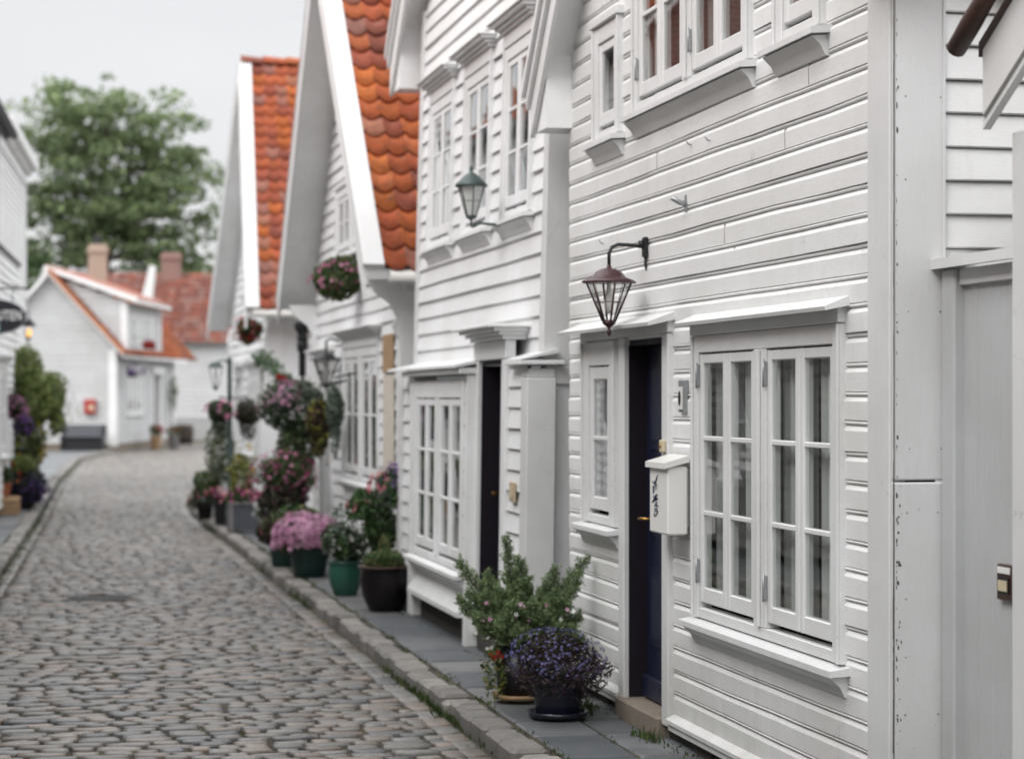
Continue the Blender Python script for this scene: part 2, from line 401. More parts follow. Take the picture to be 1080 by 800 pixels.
def window(house, tf, s0, s1, z0, z1, leaves, rows, casing=.09, mull=.10, groups=1, head='flat', sill=True, curtain=.6, po=.0, hinges=False, label=None, sashw=.05, ccol=(.8, .8, .78), room=.35, near=False):
    """wooden casement window. s0..s1 / z0..z1 is the outside of the casing; po lifts everything off the wall.
    leaves = sashes per group"""
    T = M['trim_near' if near else 'trim_h']; S = M['sash_near' if near else 'sash']
    mb = MB(tf); pr = po+.045
    mb.bbox(s0, s0+casing, po-.02, pr, z0, z1) if False else None
    B = lambda a, b, o0, o1, c, d, bb=.004: mb.bbox(a, b, o0, o1, c, d, bb)
    B(s0, s0+casing, po-.03, pr, z0, z1); B(s1-casing, s1, po-.03, pr, z0, z1)
    B(s0+casing, s1-casing, po-.03, pr-.003, z1-casing, z1)
    B(s0+casing, s1-casing, po-.03, pr-.006, z0, z0+.05)
    # raised outer bead on the casings
    for a in (s0, s1-.022): B(a, a+.022, pr, pr+.012, z0+.002, z1-.002, .003)
    gw = ((s1-s0)-2*casing-(groups-1)*mull)/groups
    ga = []
    for g in range(groups):
        a = s0+casing+g*(gw+mull); ga.append((a, a+gw))
        if g:
            B(a-mull, a, po-.03, pr-.004, z0+.05, z1-casing); B(a-mull*.62, a-mull*.38, pr-.004, pr+.012, z0+.052, z1-casing-.002)
    w = mb.build('window', T, house, label=label)
    if head == 'flat':
        h = MB(tf); h.bbox(s0-.02, s1+.02, po-.02, pr+.02, z1+.001, z1+.05); h.build('window_head', T, w)
    elif head == 'cornice':
        h = MB(tf)
        for k, (zz, zt, oo, e) in enumerate(((0, .10, .045, -.01), (.10, .125, .07, .02), (.125, .15, .10, .045), (.15, .172, .135, .075), (.172, .19, .155, .09))):
            h.bbox(s0-e, s1+e, po-.02, po+oo+.01, z1+zz+.001, z1+zt, .004)
        h.build('window_head', T, w)
    elif head == 'canopy':
        h = MB(tf)
        h.bbox(s0-.01, s1+.01, po-.02, pr+.012, z1+.001, z1+.075)
        h.prism([(po-.02, z1+.077), (po+.125, z1+.048), (po+.13, z1+.064), (po-.02, z1+.125)], lambda o, z: (s0-.05, o, z), lambda o, z: (s1+.05, o, z))
        h.build('window_head', T, w)
    if sill:
        h = MB(tf)
        h.prism([(po-.02, z0-.038), (po+.105, z0-.046), (po+.105, z0-.02), (po-.02, z0-.001)], lambda o, z: (s0-.05, o, z), lambda o, z: (s1+.05, o, z))
        h.prism([(po-.02, z0-.14), (po+.03, z0-.13), (po+.05, z0-.09), (po+.09, z0-.052), (po-.02, z0-.042)], lambda o, z: (s0-.02, o, z), lambda o, z: (s1+.02, o, z))
        h.build('sill', T, w)
    for (ga0, ga1) in ga:
        lw = (ga1-ga0)/leaves
        sz0, sz1 = z0+.078, z1-casing-.006
        for l in range(leaves):
            a, b = ga0+l*lw+.004, ga0+(l+1)*lw-.004
            sb = MB(tf); o0, o1 = po-.015, po+.034
            sb.bbox(a, a+sashw, o0, o1, sz0, sz1, .005); sb.bbox(b-sashw, b, o0, o1, sz0, sz1, .005)
            sb.bbox(a+sashw, b-sashw, o0, o1-.002, sz0, sz0+.075, .005); sb.bbox(a+sashw, b-sashw, o0, o1-.002, sz1-sashw, sz1, .005)
            gz0, gz1 = sz0+.075, sz1-sashw
            for r in range(1, rows):
                zz = gz0+(gz1-gz0)*r/rows; sb.bbox(a+sashw, b-sashw, o0+.006, o1-.003, zz-.012, zz+.012, .004)
            so = sb.build('sash', S, w)
            gb = MB(tf); tl = rr_t.uniform(-.002, .002)
            for r in range(rows):
                za = gz0+(gz1-gz0)*r/rows; zb = gz0+(gz1-gz0)*(r+1)/rows; tt = rr_t.uniform(-.002, .002); t2 = rr_t.uniform(-.002, .002)
                gb.poly([(a+sashw-.004, po+.021+tt, za), (b-sashw+.004, po+.021+tl, za), (b-sashw+.004, po+.021-tt, zb), (a+sashw-.004, po+.021+t2, zb)])
            gb.build('pane', M['glass'], w)
            if hinges and l == leaves-1:
                for zz in (sz0+.10, sz1-.16):
                    hb = MB(tf); hb.bbox(b-.003, b+.009, o1, pr+.006, zz, zz+.11, .002); hb.tube([(b+.003, pr+.006, zz-.008), (b+.003, pr+.006, zz+.118)], .005, 6)
                    hb.build('hinge', M['grey_metal'], w)
    # dim room behind and curtains
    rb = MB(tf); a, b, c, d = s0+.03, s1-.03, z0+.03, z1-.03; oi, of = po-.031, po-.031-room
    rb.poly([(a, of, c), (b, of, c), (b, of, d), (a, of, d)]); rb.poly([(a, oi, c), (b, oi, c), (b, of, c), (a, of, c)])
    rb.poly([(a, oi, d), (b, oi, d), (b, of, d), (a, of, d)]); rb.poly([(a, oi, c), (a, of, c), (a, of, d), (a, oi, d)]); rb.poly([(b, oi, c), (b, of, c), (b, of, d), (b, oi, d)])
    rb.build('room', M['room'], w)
    if curtain:
        cb = MB(tf)
        for (g0, g1) in ga:
            wv = (g1-g0)
            spans = [(g0, g0+wv*curtain*.5), (g1-wv*curtain*.5, g1)] if curtain < .99 else [(g0, g1)]
            for p, q in spans:
                k = max(6, int((q-p)/.009)); ph = rr_t.random()*6; top = []; bot = []; cv = []
                for t in range(k+1):
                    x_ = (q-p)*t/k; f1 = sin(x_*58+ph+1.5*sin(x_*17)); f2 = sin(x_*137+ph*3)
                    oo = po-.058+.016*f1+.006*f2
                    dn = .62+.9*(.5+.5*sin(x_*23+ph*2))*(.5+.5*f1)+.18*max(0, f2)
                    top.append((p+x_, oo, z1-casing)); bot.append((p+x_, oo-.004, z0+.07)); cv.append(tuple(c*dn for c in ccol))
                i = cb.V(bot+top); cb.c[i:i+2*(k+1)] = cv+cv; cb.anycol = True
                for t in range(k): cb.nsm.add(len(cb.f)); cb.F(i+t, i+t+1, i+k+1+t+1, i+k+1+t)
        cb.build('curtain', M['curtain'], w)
    return w
rr_t = random.Random(5)

def gable_roof(house, tf, ya, yb, ze, rise, ov, back, over=.18, boardh=.2, cap=True, tiles=('near', 'far'), soffit_mat='gray_soffit', seed=1, e=.34, layers=True, tcols=TILE_COLS, fade=0, w=.27):
    """ridge runs away from the street. ya..yb = eave tips along the street, ze = eave height, ov = overhang towards the street"""
    ym = (ya+yb)/2; za = ze+rise; hw = (yb-ya)/2; L = sqrt(hw*hw+rise*rise); cs, sn = hw/L, rise/L
    roof = MB(tf)
    t = .05
    for sgn, y0 in ((1, ya), (-1, yb)):
        roof.prism([(y0, ze), (ym, za), (ym, za-t/cs), (y0+sgn*.0, ze-t/cs)], lambda a, b: (a, ov-.02, b), lambda a, b: (a, -back, b))
    ro = roof.build('roof', M['gray_soffit'], house)
    # bargeboards and soffit lining
    bg = MB(tf); sf = MB(tf)
    for sgn, y0 in ((1, ya), (-1, yb)):
        bg.prism([(y0, ze+.02), (ym, za+.02), (ym, za+.02-boardh/cs), (y0, ze+.02-boardh/cs)], lambda a, b: (a, ov-.018, b), lambda a, b: (a, ov+.012, b))
        if layers:
            bg.prism([(y0-sgn*.01, ze+.045), (ym, za+.045), (ym, za+.045-.09/cs), (y0-sgn*.01, ze+.045-.09/cs)], lambda a, b: (a, ov+.013, b), lambda a, b: (a, ov+.04, b))
            bg.prism([(y0-sgn*.02, ze+.06), (ym, za+.06), (ym, za+.06-.045/cs), (y0-sgn*.02, ze+.06-.045/cs)], lambda a, b: (a, ov+.041, b), lambda a, b: (a, ov+.066, b))
        sf.prism([(y0+sgn*.01, ze-t/cs-.004), (ym, za-t/cs-.004), (ym, za-t/cs-.03), (y0+sgn*.01, ze-t/cs-.03)], lambda a, b: (a, .0, b), lambda a, b: (a, ov-.02, b))
        # closed end of the eave box
        if layers:
            zb = ze+.05-boardh/cs; sf.prism([(y0+sgn*.002, zb), (y0+sgn*(ze-.09-zb)*-hw/rise*0+sgn*.30, zb), (y0+sgn*.30, ze-.10+.30*rise/hw), (y0+sgn*.002, ze-.10)], lambda a, b: (a, -.03, b), lambda a, b: (a, ov-.022, b))
    bg.build('bargeboard', M['trim_h'], ro); sf.build('soffit', M['gray_soffit'], ro)
    if cap:
        cp = MB(tf)
        for sgn, y0 in ((1, ya), (-1, yb)):
            nx, nz = -sn*sgn, cs
            q = [(y0-sgn*.03, ze-.03*rise/hw), (ym, za)]
            d = .075
            cp.prism([(q[0][0]+nx*.03, q[0][1]+nz*.03), (q[1][0]+nx*.03*0, q[1][1]+.03/cs), (q[1][0], q[1][1]+(d)/cs), (q[0][0]+nx*d, q[0][1]+nz*d)], lambda a, b: (a, ov+.02, b), lambda a, b: (a, ov-.17, b))
        cp.build('verge_cap', M['cap'], ro)
    n_r = int((L+.05)/e)
    n_c = int((ov-.16+back)/w)
    for side in tiles:
        sgn, y0 = (1, ya) if side == 'near' else (-1, yb)
        tb = MB()
        os_ = ov-.185 if cap else ov
        p0 = np.array(tf(y0, os_, ze)); p1 = np.array(tf(y0, os_-1.0, ze)); p2 = np.array(tf(ym, os_, za))
        A = p1-p0; A /= np.linalg.norm(A); U = p2-p0; LL = np.linalg.norm(U); U /= LL
        Nn = np.cross(A, U); Nn /= np.linalg.norm(Nn)
        if Nn[2] < 0: Nn = -Nn
        pantiles(tb, p0, A, U, Nn, n_c, n_r, w, LL/n_r, tcols, seed=seed+(3 if side == 'far' else 0), fade=fade)
        tb.build('roof_tiles', M['tile'], ro)
    rd = MB(tf)
    k = int((ov+back)/.36)
    for j in range(k):
        a0 = ov-.0-j*.36
        n = 7; cc = TILE_COLS[(j*5+seed) % len(TILE_COLS)]
        i = rd.V([(ym+.13*cos(pi*q/(n-1)), a0-.0, za+.02+.11*sin(pi*q/(n-1))) for q in range(n)]+[(ym+.115*cos(pi*q/(n-1)), a0-.37, za+.0+.10*sin(pi*q/(n-1))) for q in range(n)], cc)
        for q in range(n-1): rd.nsm.add(len(rd.f)); rd.F(i+q, i+q+1, i+n+q+1, i+n+q)
    rd.build('ridge_tiles', M['tile'], ro)
    return ro
def gable_clip(ya, yb, ze, rise, drop=.06):
    ym = (ya+yb)/2; hw = (yb-ya)/2
    def f(z):
        if z <= ze-drop: return (-1e9, 1e9)
        k = (z-ze+drop)/rise
        if k >= 1: return None
        return (ya+hw*k, yb-hw*k)
    return f

# ================================================================== NEAR HOUSE
D = 3.207
tf = street_tf(D, .0)
h1 = thing('clapboard_house', (D, 10.3, 0), 'nearest white clapboard house with tall four-leaf window and white mailbox beside its dark door', 'house')
YA, YB = 7.68, 12.95
wins = dict(main=(8.18, 10.19, .69, 2.08), small=(11.66, 12.42, 1.04, 2.10), up=(9.33, 11.30, 3.33, 4.72), upl=(11.58, 12.16, 3.27, 3.93), upr=(8.40, 8.98, 3.33, 3.99))
door = (10.72, 11.46, .11, 2.06)
holes = [(a+.03, b-.03, c+.02, d-.03) for a, b, c, d in wins.values()]+[(door[0]-.02, door[1]+.02, 0, door[3]+.03)]
g1 = dict(ya=7.45, yb=13.08, ze=3.665, rise=3.05)
mb = MB(tf)
boards(mb, lambda s, o, z: (s, o, z), YA+.1, YB-.12, .14, 6.7, holes, PROF1, gable_clip(**g1), seed=3, wob=.0036)
mb.m = 1
for s_, zr in ((9.75, 20), (8.9, 23), (11.05, 22), (9.05, 3), (12.3, 19), (10.9, 24), (9.6, 19), (8.6, 25)):
    zz_ = .14+zr*.1185; mb.box(s_, s_+.0022, .0, .0228, zz_+.004, zz_+.094)
mb.m = 0
# side wall towards the gate, rear and far side
Q = lambda s, o, z: (YA-o, -s, z)       # s runs away from the street
irr = [(0, .022), (.006, .027), (.125, .010), (.13, .006), (.13, .022)]
boards(mb, Q, .14, 6.0, .14, 3.7, [], irr, seed=8)
mb.box(YB-.06, YB-.03, -6, -.02, 0, 3.6); mb.box(YA+.02, YB-.06, -6.02, -6, 0, 3.6)
mb.poly([(YA+.02, -6, 3.6), (YB-.03, -6, 3.6), ((YA+YB)/2, -6, 6.6)])
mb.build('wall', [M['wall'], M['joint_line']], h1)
mb = MB(tf)
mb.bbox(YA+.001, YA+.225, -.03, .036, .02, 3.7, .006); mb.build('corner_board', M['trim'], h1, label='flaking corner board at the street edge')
rn = random.Random(4)
for zlo, zhi, oo0 in ((1.46, 3.75, 0), (.02, 1.452, .002)):
    mb = MB(tf); mb.bbox(YA-.034-oo0, YA-.0005, -.182, .028+oo0, zlo, zhi, .006)
    if zlo > 1: mb.bbox(YA-.040, YA-.034, -.180, -.168, zlo+.01, zhi-.05, .002)
    mb.m = 1; f_ = YA-.0345-oo0
    z = zlo+.12
    while z < zhi-.1:
        for o in (-.02, -.15):
            if rn.random() < .7:
                oo = o+rn.uniform(-.015, .015); r_ = rn.uniform(.0022, .0042)
                mb.poly([(f_-.0006, oo+r_*cos(q*pi/3), z+r_*sin(q*pi/3)) for q in range(6)])
        z += rn.uniform(.16, .34)
    # flaked paint along the open joint between the two corner boards
    for k in range(int((zhi-zlo)*(60 if zlo < 1 else 26))):
        zc = zlo+(zhi-zlo)*rn.random(); oc = .026+oo0-abs(rn.gauss(0, .010 if zlo < 1 else .006)); r_ = rn.uniform(.0012, .0055); st_ = rn.uniform(.8, 3.2)
        if zc+r_*st_ > zhi-.006 or zc-r_*st_ < zlo+.006: continue
        mb.poly([(f_-.0006, min(oc+r_*rn.uniform(.5, 1.1)*cos(q*pi/3.5), .0215+oo0), zc+st_*r_*rn.uniform(.6, 1.1)*sin(q*pi/3.5)) for q in range(7)])
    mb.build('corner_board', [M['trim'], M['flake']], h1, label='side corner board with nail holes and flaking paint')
mb = MB(tf); z = .03
while z < 3.7:
    w_ = rn.uniform(.0015, .004) if z < 1.5 else rn.uniform(.0006, .002); ln = rn.uniform(.02, .09); mb.box(YA-.0358, YA-.030, .030, .0305+w_, z, min(z+ln, 3.7)); z += ln
mb.build('open_joint', M['flake'], h1)
mb = MB(tf)
mb.bbox(YA+.23, door[0]-.12, -.03, .05, .055, .105, .005)
mb.prism([(0, .105), (.062, .095), (.062, .115), (.0, .15)], lambda o, z: (YA+.23, o, z), lambda o, z: (door[0]-.12, o, z))
mb.bbox(door[1]+.12, YB-.15, -.03, .05, .055, .105, .005)
mb.prism([(0, .105), (.062, .095), (.062, .115), (.0, .15)], lambda o, z: (door[1]+.12, o, z), lambda o, z: (YB-.15, o, z))
mb.build('base_board', M['trim_near'], h1)
mb = MB(tf); mb.box(YA+.02, YB, -6, -.004, -.05, .06)
rn = random.Random(2); y = YA+.05
while y < YB-.1:
    w_ = rn.uniform(.18, .42)
    if not (door[0]-.05 < y+w_/2 < door[1]+.1): mb.bbox(y, min(y+w_-.012, YB-.02), -.1, .0+rn.uniform(-.004, .012), -.05, .054, .008)
    y += w_
mb.build('foundation', M['foundation'], h1)
gable_roof(h1, tf, g1['ya'], g1['yb'], g1['ze'], g1['rise'], .20, 6.2, boardh=.19, cap=False, seed=4)
rr_t.seed(21)
window(h1, tf, *wins['main'], 2, 3, casing=.085, mull=.17, groups=2, head='canopy', curtain=.9, hinges=True, near=True, label='large ground floor window with sheer curtains', sashw=.048, room=.45)
window(h1, tf, *wins['small'], 1, 2, casing=.14, head='none', curtain=.35, near=True, label='narrow side light left of the door', sashw=.075)
window(h1, tf, *wins['up'], 2, 3, casing=.085, mull=.15, groups=2, head='canopy', curtain=.25, hinges=True, near=True, label='upper four-leaf window', sashw=.055)
window(h1, tf, *wins['upl'], 1, 1, casing=.10, head='flat', curtain=0, near=True, label='little upper window by the eave', sashw=.05)
window(h1, tf, *wins['upr'], 1, 1, casing=.10, head='flat', curtain=0, near=True, label='little upper window near the corner', sashw=.05)
# door with casing, shared canopy over door and side light
d0, d1, dz0, dz1 = door; rc = .07
mb = MB(tf)
mb.bbox(d0+.001, d1-.001, -rc-.04, -rc-.012, dz0, dz1, .004)
for (a, b, c, e_) in ((d0+.10, d1-.10, .30, .78), (d0+.10, d1-.10, .90, 1.25), (d0+.10, d1-.10, 1.38, 1.92)):
    mb.bbox(a, b, -rc-.012, -rc-.003, dz0+c-.0, dz0+e_-.05, .006)
    mb.bbox(a+.045, b-.045, -rc-.003, -rc+.008, dz0+c+.05, dz0+e_-.10, .008)
mb.bbox(d0+.02, d1-.02, -rc-.012, -rc+.02, dz0+.01, dz0+.13, .006)
dr = mb.build('door', M['navy'], h1)
mb = MB(tf)
mb.tube([(d1-.21, -rc-.01, 1.11), (d1-.21, -rc+.055, 1.11), (d1-.195, -rc+.065, 1.11), (d1-.12, -rc+.065, 1.108), (d1-.095, -rc+.06, 1.10)], [.009, .009, .010, .009, .007], 8)
mb.bbox(d1-.225, d1-.195, -rc-.013, -rc-.006, 1.04, 1.17, .003); mb.build('handle', M['brass'], dr)
mb = MB(tf); mb.tube([(d1-.21, -rc-.014, 1.26), (d1-.21, -rc+.012, 1.26)], .018, 12); mb.build('lock', M['brass'], dr)
mb = MB(tf)
mb.box(d1-.001, d1+.03, -rc-.04, .02, dz0, dz1); mb.box(d0-.03, d0+.001, -rc-.04, .02, dz0, dz1); mb.box(d0, d1, -rc-.04, .015, dz1, dz1+.03)
mb.build('door_jamb', M['navy_dark'], h1)
mb = MB(tf)
mb.bbox(d0-.115, d0-.002, -.02, .05, .07, dz1+.05, .006); mb.bbox(d1+.002, d1+.115, -.02, .05, .07, dz1+.05, .006)
mb.bbox(d0-.125, d1+.115, -.02, .054, dz1+.051, dz1+.125, .006)
mb.bbox(d1+.116, wins['small'][1]+.02, -.02, .052, dz1+.048, dz1+.12, .006)
mb.prism([(-.02, dz1+.127), (.165, dz1+.085), (.17, dz1+.103), (-.02, dz1+.175)], lambda o, z: (d0-.15, o, z), lambda o, z: (wins['small'][1]+.12, o, z))
mb.build('door_casing', M['trim_near'], h1)
mb = MB(tf); mb.bbox(d0-.0, d1+.10, -.12, .075, -.02, .108, .014); mb.build('doorstep', M['stone'], h1)
mb = MB(tf)   # white rainwater elbow under the eave at the corner
mb.tube([(YA-.12, -.25, 3.60), (YA-.10, -.30, 3.42), (YA-.08, -.42, 3.34), (YA-.08, -.6, 3.31), (YA-.08, -.8, 3.29)], .035, 10)
mb.build('rain_pipe', M['box_white'], h1)
mb = MB(tf)
mb.box(10.355, 10.38, .02, .028, 2.715, 2.80); mb.tube([(10.367, .022, 2.755), (10.367, .055, 2.762), (10.367, .10, 2.785)], [.015, .014, .012], 8)
mb.build('flag_bracket', M['grey_metal'], h1)
mb = MB(tf)
for yy, zz in ((10.28, 3.045), (9.97, 3.03), (12.0, 2.67)):
    mb.tube([(yy, .015, zz), (yy, .035, zz), (yy, .05, zz+.02)], .004, 5)
mb.build('hook', M['grey_metal'], h1)

# things on the near house
def lantern(name, P, R, hgt, mat, label, arm_pts=None, arm_r=.011, glass='lampglass', sides=6, post=None):
    """tapering glazed lantern; P = top centre of the glass"""
    x, y, z = P; t = thing(name, (x, y, z-hgt), label, 'lantern')
    mb = MB(); n = sides
    ring = lambda r, zz, ph=pi/6: [(x+r*cos(2*pi*k/n+ph), y+r*sin(2*pi*k/n+ph), zz) for k in range(n)]
    kb = .27 if post is None else .38
    top, bot = ring(R, z), ring(R*kb, z-hgt)
    for k in range(n):
        mb.tube([top[k], bot[k]], R*.045, 6)
        j = (k+1) % n
        mb.tube([bot[k], bot[j]], R*.05, 6)
        m1 = [tuple(np.array(top[q])*.48+np.array(bot[q])*.52) for q in (k, j)]; mb.tube(m1, R*.016, 5)
        mt = tuple((np.array(top[k])+np.array(top[j]))/2); mbm = tuple((np.array(bot[k])+np.array(bot[j]))/2)
        if post is None: mb.tube([mt, mbm], R*.014, 5)
    mb.lathe([(R*kb*1.05, .0), (R*kb*1.05, -.012), (R*.16, -.024), (R*.06, -.034), (R*.06, -.044), (R*.10, -.052), (R*.08, -.066), (.002, -.082)], x, y, z-hgt, 12)
    mb.build('lamp_frame', mat, t)
    mb = MB()
    r0 = R*1.12
    if post is None: pr = [(R*.9, -.010), (r0*1.04, -.010), (r0*1.06, .0), (r0*.9, .012), (r0*.66, .024), (r0*.60, .034), (r0*.50, .052), (r0*.32, .066), (r0*.12, .072), (R*.08, .09), (.003, .095)]
    else: pr = [(R*.9, -.012), (r0*1.05, -.012), (r0*1.02, .006), (r0*.8, .03), (r0*.5, .065), (r0*.2, .085), (R*.12, .09), (R*.15, .115), (R*.08, .135), (.003, .14)]
    mb.lathe(pr, x, y, z, n if post is None else 20); mb.build('lamp_cap', mat, t)
    mb = MB()
    gt, gb = ring(R*.97, z-.004), ring(R*(kb-.01), z-hgt+.004)
    for k in range(n): mb.poly([gb[k], gb[(k+1) % n], gt[(k+1) % n], gt[k]])
    mb.build('lamp_glass', M[glass], t)
    mb = MB(); mb.lathe([(.004, 0), (.022, .01), (.028, .06), (.018, .11), (.012, .14), (.012, .19)], x, y, z-hgt*.8, 10)
    mb.build('bulb', M['box_white'], t)
    if arm_pts:
        mb = MB(); mb.tube(arm_pts, arm_r, 8)
        e = arm_pts[-1] if post is None else arm_pts[-1]
        mb.build('arm', M['iron'] if post is None else mat, t)
    return t
lx, ly = D-.225, 11.12
t = lantern('wall_lantern', (lx, ly, 2.40), .128, .215, M['maroon'], 'maroon hexagonal wall lantern on a curved arm above the nearest door',
        [(lx, ly, 2.47), (lx, ly, 2.55), (lx+.015, ly, 2.585), (lx+.05, ly-.005, 2.60), (lx+.13, ly-.02, 2.595), (D-.03, ly-.03, 2.585)], .010)
mb = MB(); mb.bbox(D-.045, D-.018, ly-.055, ly-.005, 2.53, 2.64, .006); mb.tube([(D-.045, ly-.03, 2.60), (D-.065, ly-.03, 2.60)], .022, 10); mb.tube([(D-.03, ly-.03, 2.53), (D-.03, ly-.03, 2.49), (D-.02, ly-.03, 2.46)], .008, 6)
mb.build('mount', M['iron'], t)

t = thing('mailbox', (D-.02, 10.43, 1.08), 'white metal mailbox with dark blue scribble between the door and the big window', 'mailbox')
mb = MB(); my0, my1, mx0, mx1 = 10.265, 10.585, D-.152, D-.045
mb.bbox(mx0, mx1, my0, my1, 1.085, 1.43, .008); mb.build('body', M['box_white'], t)
mb = MB(); mb.prism([(mx0-.02, 1.418), (mx1+.004, 1.452), (mx1+.004, 1.485), (mx0-.02, 1.447)], lambda a, b: (a, my0-.012, b), lambda a, b: (a, my1+.012, b)); mb.build('lid', M['box_white'], t)
mb = MB(); mb.bbox(mx1, D-.024, my0+.03, my1-.03, 1.12, 1.40, .004); mb.build('back_plate', M['grey_metal'], t)
mb = MB(); rn = random.Random(9); x = mx0-.0025
for s_ in range(9):
    yy = 10.47+rn.uniform(-.04, .04); zz = 1.19+s_*.022
    pth = [(x, yy+rn.uniform(-.05, .05), zz+rn.uniform(-.02, .025)) for q in range(5)]
    mb.tube(pth, .0022, 4)
mb.build('scribble', M['ink'], t)
t = thing('intercom', (D-.03, 10.40, 1.70), 'small pale intercom plate with a dark speaker oval on the clapboards', 'intercom')
mb = MB(); mb.bbox(D-.045, D-.018, 10.335, 10.435, 1.70, 1.865, .005); mb.build('plate', M['grey_metal'], t)
mb = MB(); mb.lathe([(.001, 0), (.02, 0)], 0, 0, 0, 6) if False else None
mb.bbox(D-.052, D-.045, 10.355, 10.415, 1.715, 1.83, .003); mb.build('cover', M['box_white'], t)
mb = MB(); mb.prism([(10.385+.018*cos(q*pi/8), 1.772+.036*sin(q*pi/8)) for q in range(16)], lambda a, b: (D-.0555, a, b), lambda a, b: (D-.0515, a, b)); mb.build('speaker', M['iron'], t)
t = thing('doorbell', (D-.06, 10.66, 1.49), 'tiny yellowed doorbell button on the casing above the mailbox', 'doorbell')
mb = MB(); mb.bbox(D-.072, D-.050, 10.63, 10.69, 1.49, 1.555, .005); mb.build('body', M['cream'], t)
mb = MB(); mb.tube([(D-.072, 10.66, 1.522), (D-.078, 10.66, 1.522)], .010, 10); mb.build('button', M['brass'], t)

# ================================================================== GATE AND NEIGHBOUR AT THE RIGHT EDGE
XG = 3.362
t = thing('board_gate', (XG, 7.25, 0), 'white vertical board gate with sloping cap beside the nearest corner', 'gate')
mb = MB()
rn = random.Random(3); y = 6.90
while y < 7.50:
    w_ = .062+rn.uniform(-.006, .006); o = rn.uniform(0, .002)
    mb.bbox(XG+.045-o, XG+.065, y+.0006, y+w_-.0006, .04, 2.26, .0015); y += w_
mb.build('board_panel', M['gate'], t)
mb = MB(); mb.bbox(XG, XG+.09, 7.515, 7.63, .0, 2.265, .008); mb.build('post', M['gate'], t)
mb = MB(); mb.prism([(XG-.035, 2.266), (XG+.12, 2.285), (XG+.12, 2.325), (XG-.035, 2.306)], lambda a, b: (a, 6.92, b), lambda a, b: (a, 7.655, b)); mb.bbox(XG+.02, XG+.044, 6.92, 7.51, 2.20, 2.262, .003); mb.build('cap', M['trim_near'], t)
t = thing('gate_bell', (XG+.03, 7.06, 1.1), 'small brown bell plate with pale name slip on the white gate', 'doorbell')
by0, by1, bz = 7.065, 7.19, 1.11
mb = MB(); mb.bbox(XG+.022, XG+.046, by0, by1, bz-.065, bz+.065, .004); mb.build('plate', M['bronze'], t)
mb = MB(); mb.bbox(XG+.017, XG+.022, by0+.02, by1-.02, bz-.04, bz+.02, .002); mb.build('surround', M['iron'], t)
mb = MB(); mb.bbox(XG+.013, XG+.017, by0+.028, by1-.028, bz-.03, bz+.008, .002); mb.build('button', M['cream'], t)
mb = MB(); mb.bbox(XG+.018, XG+.022, by0+.012, by1-.012, bz+.032, bz+.056, .001); mb.build('name_slip', M['box_white'], t)

XN = 3.335
tf0 = street_tf(XN)
h0 = thing('neighbour_house', (XN, 4.6, 0), 'white house at the right edge with brown verge tile and white fascia', 'house')
mb = MB(tf0); boards(mb, lambda s, o, z: (s, o, z), 2.2, 6.80, .1, 4.3, [], PROF2, gable_clip(2.0, 7.05, 2.97, 1.40), seed=5)
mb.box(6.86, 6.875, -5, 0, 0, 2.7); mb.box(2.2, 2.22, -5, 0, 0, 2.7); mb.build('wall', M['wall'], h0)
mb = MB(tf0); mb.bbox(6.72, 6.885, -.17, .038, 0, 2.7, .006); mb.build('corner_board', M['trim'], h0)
mb = MB(tf0); ym, za = 4.5, 5.02
for sg, y0 in ((-1, 6.985), (1, 2.02)):
    mb.prism([(y0, 2.72), (y0, 3.0), (ym, 3.0+1.40), (ym, 2.72+1.40)], lambda a, b: (a, .07, b), lambda a, b: (a, .10, b))
ro = mb.build('bargeboard', M['sash_near'], h0)
mb = MB(tf0); mb.tube([(6.965, .105, 2.765), (5.6, .105, 3.535)], .006, 6); mb.build('cable', M['box_white'], h0)
mb = MB(tf0)
for sg, y0 in ((-1, 7.02), (1, 1.98)):
    mb.prism([(y0, 2.98), (y0, 3.03), (ym, 4.43), (ym, 4.38)], lambda a, b: (a, -5, b), lambda a, b: (a, .10, b))
mb.build('roof', M['old_tile'], h0)
mb = MB(tf0); rn = random.Random(6)
for k in range(7):
    a = np.array((7.075-k*.36, .16, 3.015+k*.36*.565)); b = a+np.array((-.43, 0, .243))
    mb.tube([tuple(a), tuple(a*.7+b*.3), tuple(b)], [.036, .038, .030], 12)
mb.build('verge_tile', M['old_tile'], h0)

# ================================================================== SECOND HOUSE
X2, X2L, XBAY = 3.17, 3.06, 2.985; LN = .026
h2 = thing('two_storey_house', (X2, 15.7, 0), 'second white house with three upper windows and protruding ground floor window', 'house')
tu = lambda s, o, z: (X2-o+LN*(z-2.0), s, z); tl = lambda s, o, z: (X2L-o+.014*(z-2.0), s, z); tb_ = lambda s, o, z: (XBAY-o+.012*(z-2.0), s, z)
Y0, Y1 = 13.32, 18.22
g2 = dict(ya=13.05, yb=18.75, ze=4.78, rise=3.1)
uw = [(13.80, 14.72, 3.02, 4.22), (15.16, 16.16, 3.02, 4.22), (16.62, 17.66, 3.02, 4.22)]
mb = MB(tu); boards(mb, lambda s, o, z: (s, o, z), Y0+.08, Y1-.1, 2.03, 7.6, [(a+.03, b-.03, c+.02, d-.03) for a, b, c, d in uw], PROF2, gable_clip(**g2), seed=9)
mb.box(Y0+.03, Y0+.05, -6, -.02, 0, 4.9); mb.box(Y1-.05, Y1-.03, -6, -.02, 0, 4.9); mb.tf = tl
dr2 = (14.02, 14.80, .16, 2.0)
boards(mb, lambda s, o, z: (s, o, z), Y0+.08, Y1, .2, 2.0, [(dr2[0]-.02, dr2[1]+.02, 0, 2.02), (14.95, 17.3, .3, 1.96)], PROF2, None, seed=10)
mb.build('wall', M['wall_far'], h2)
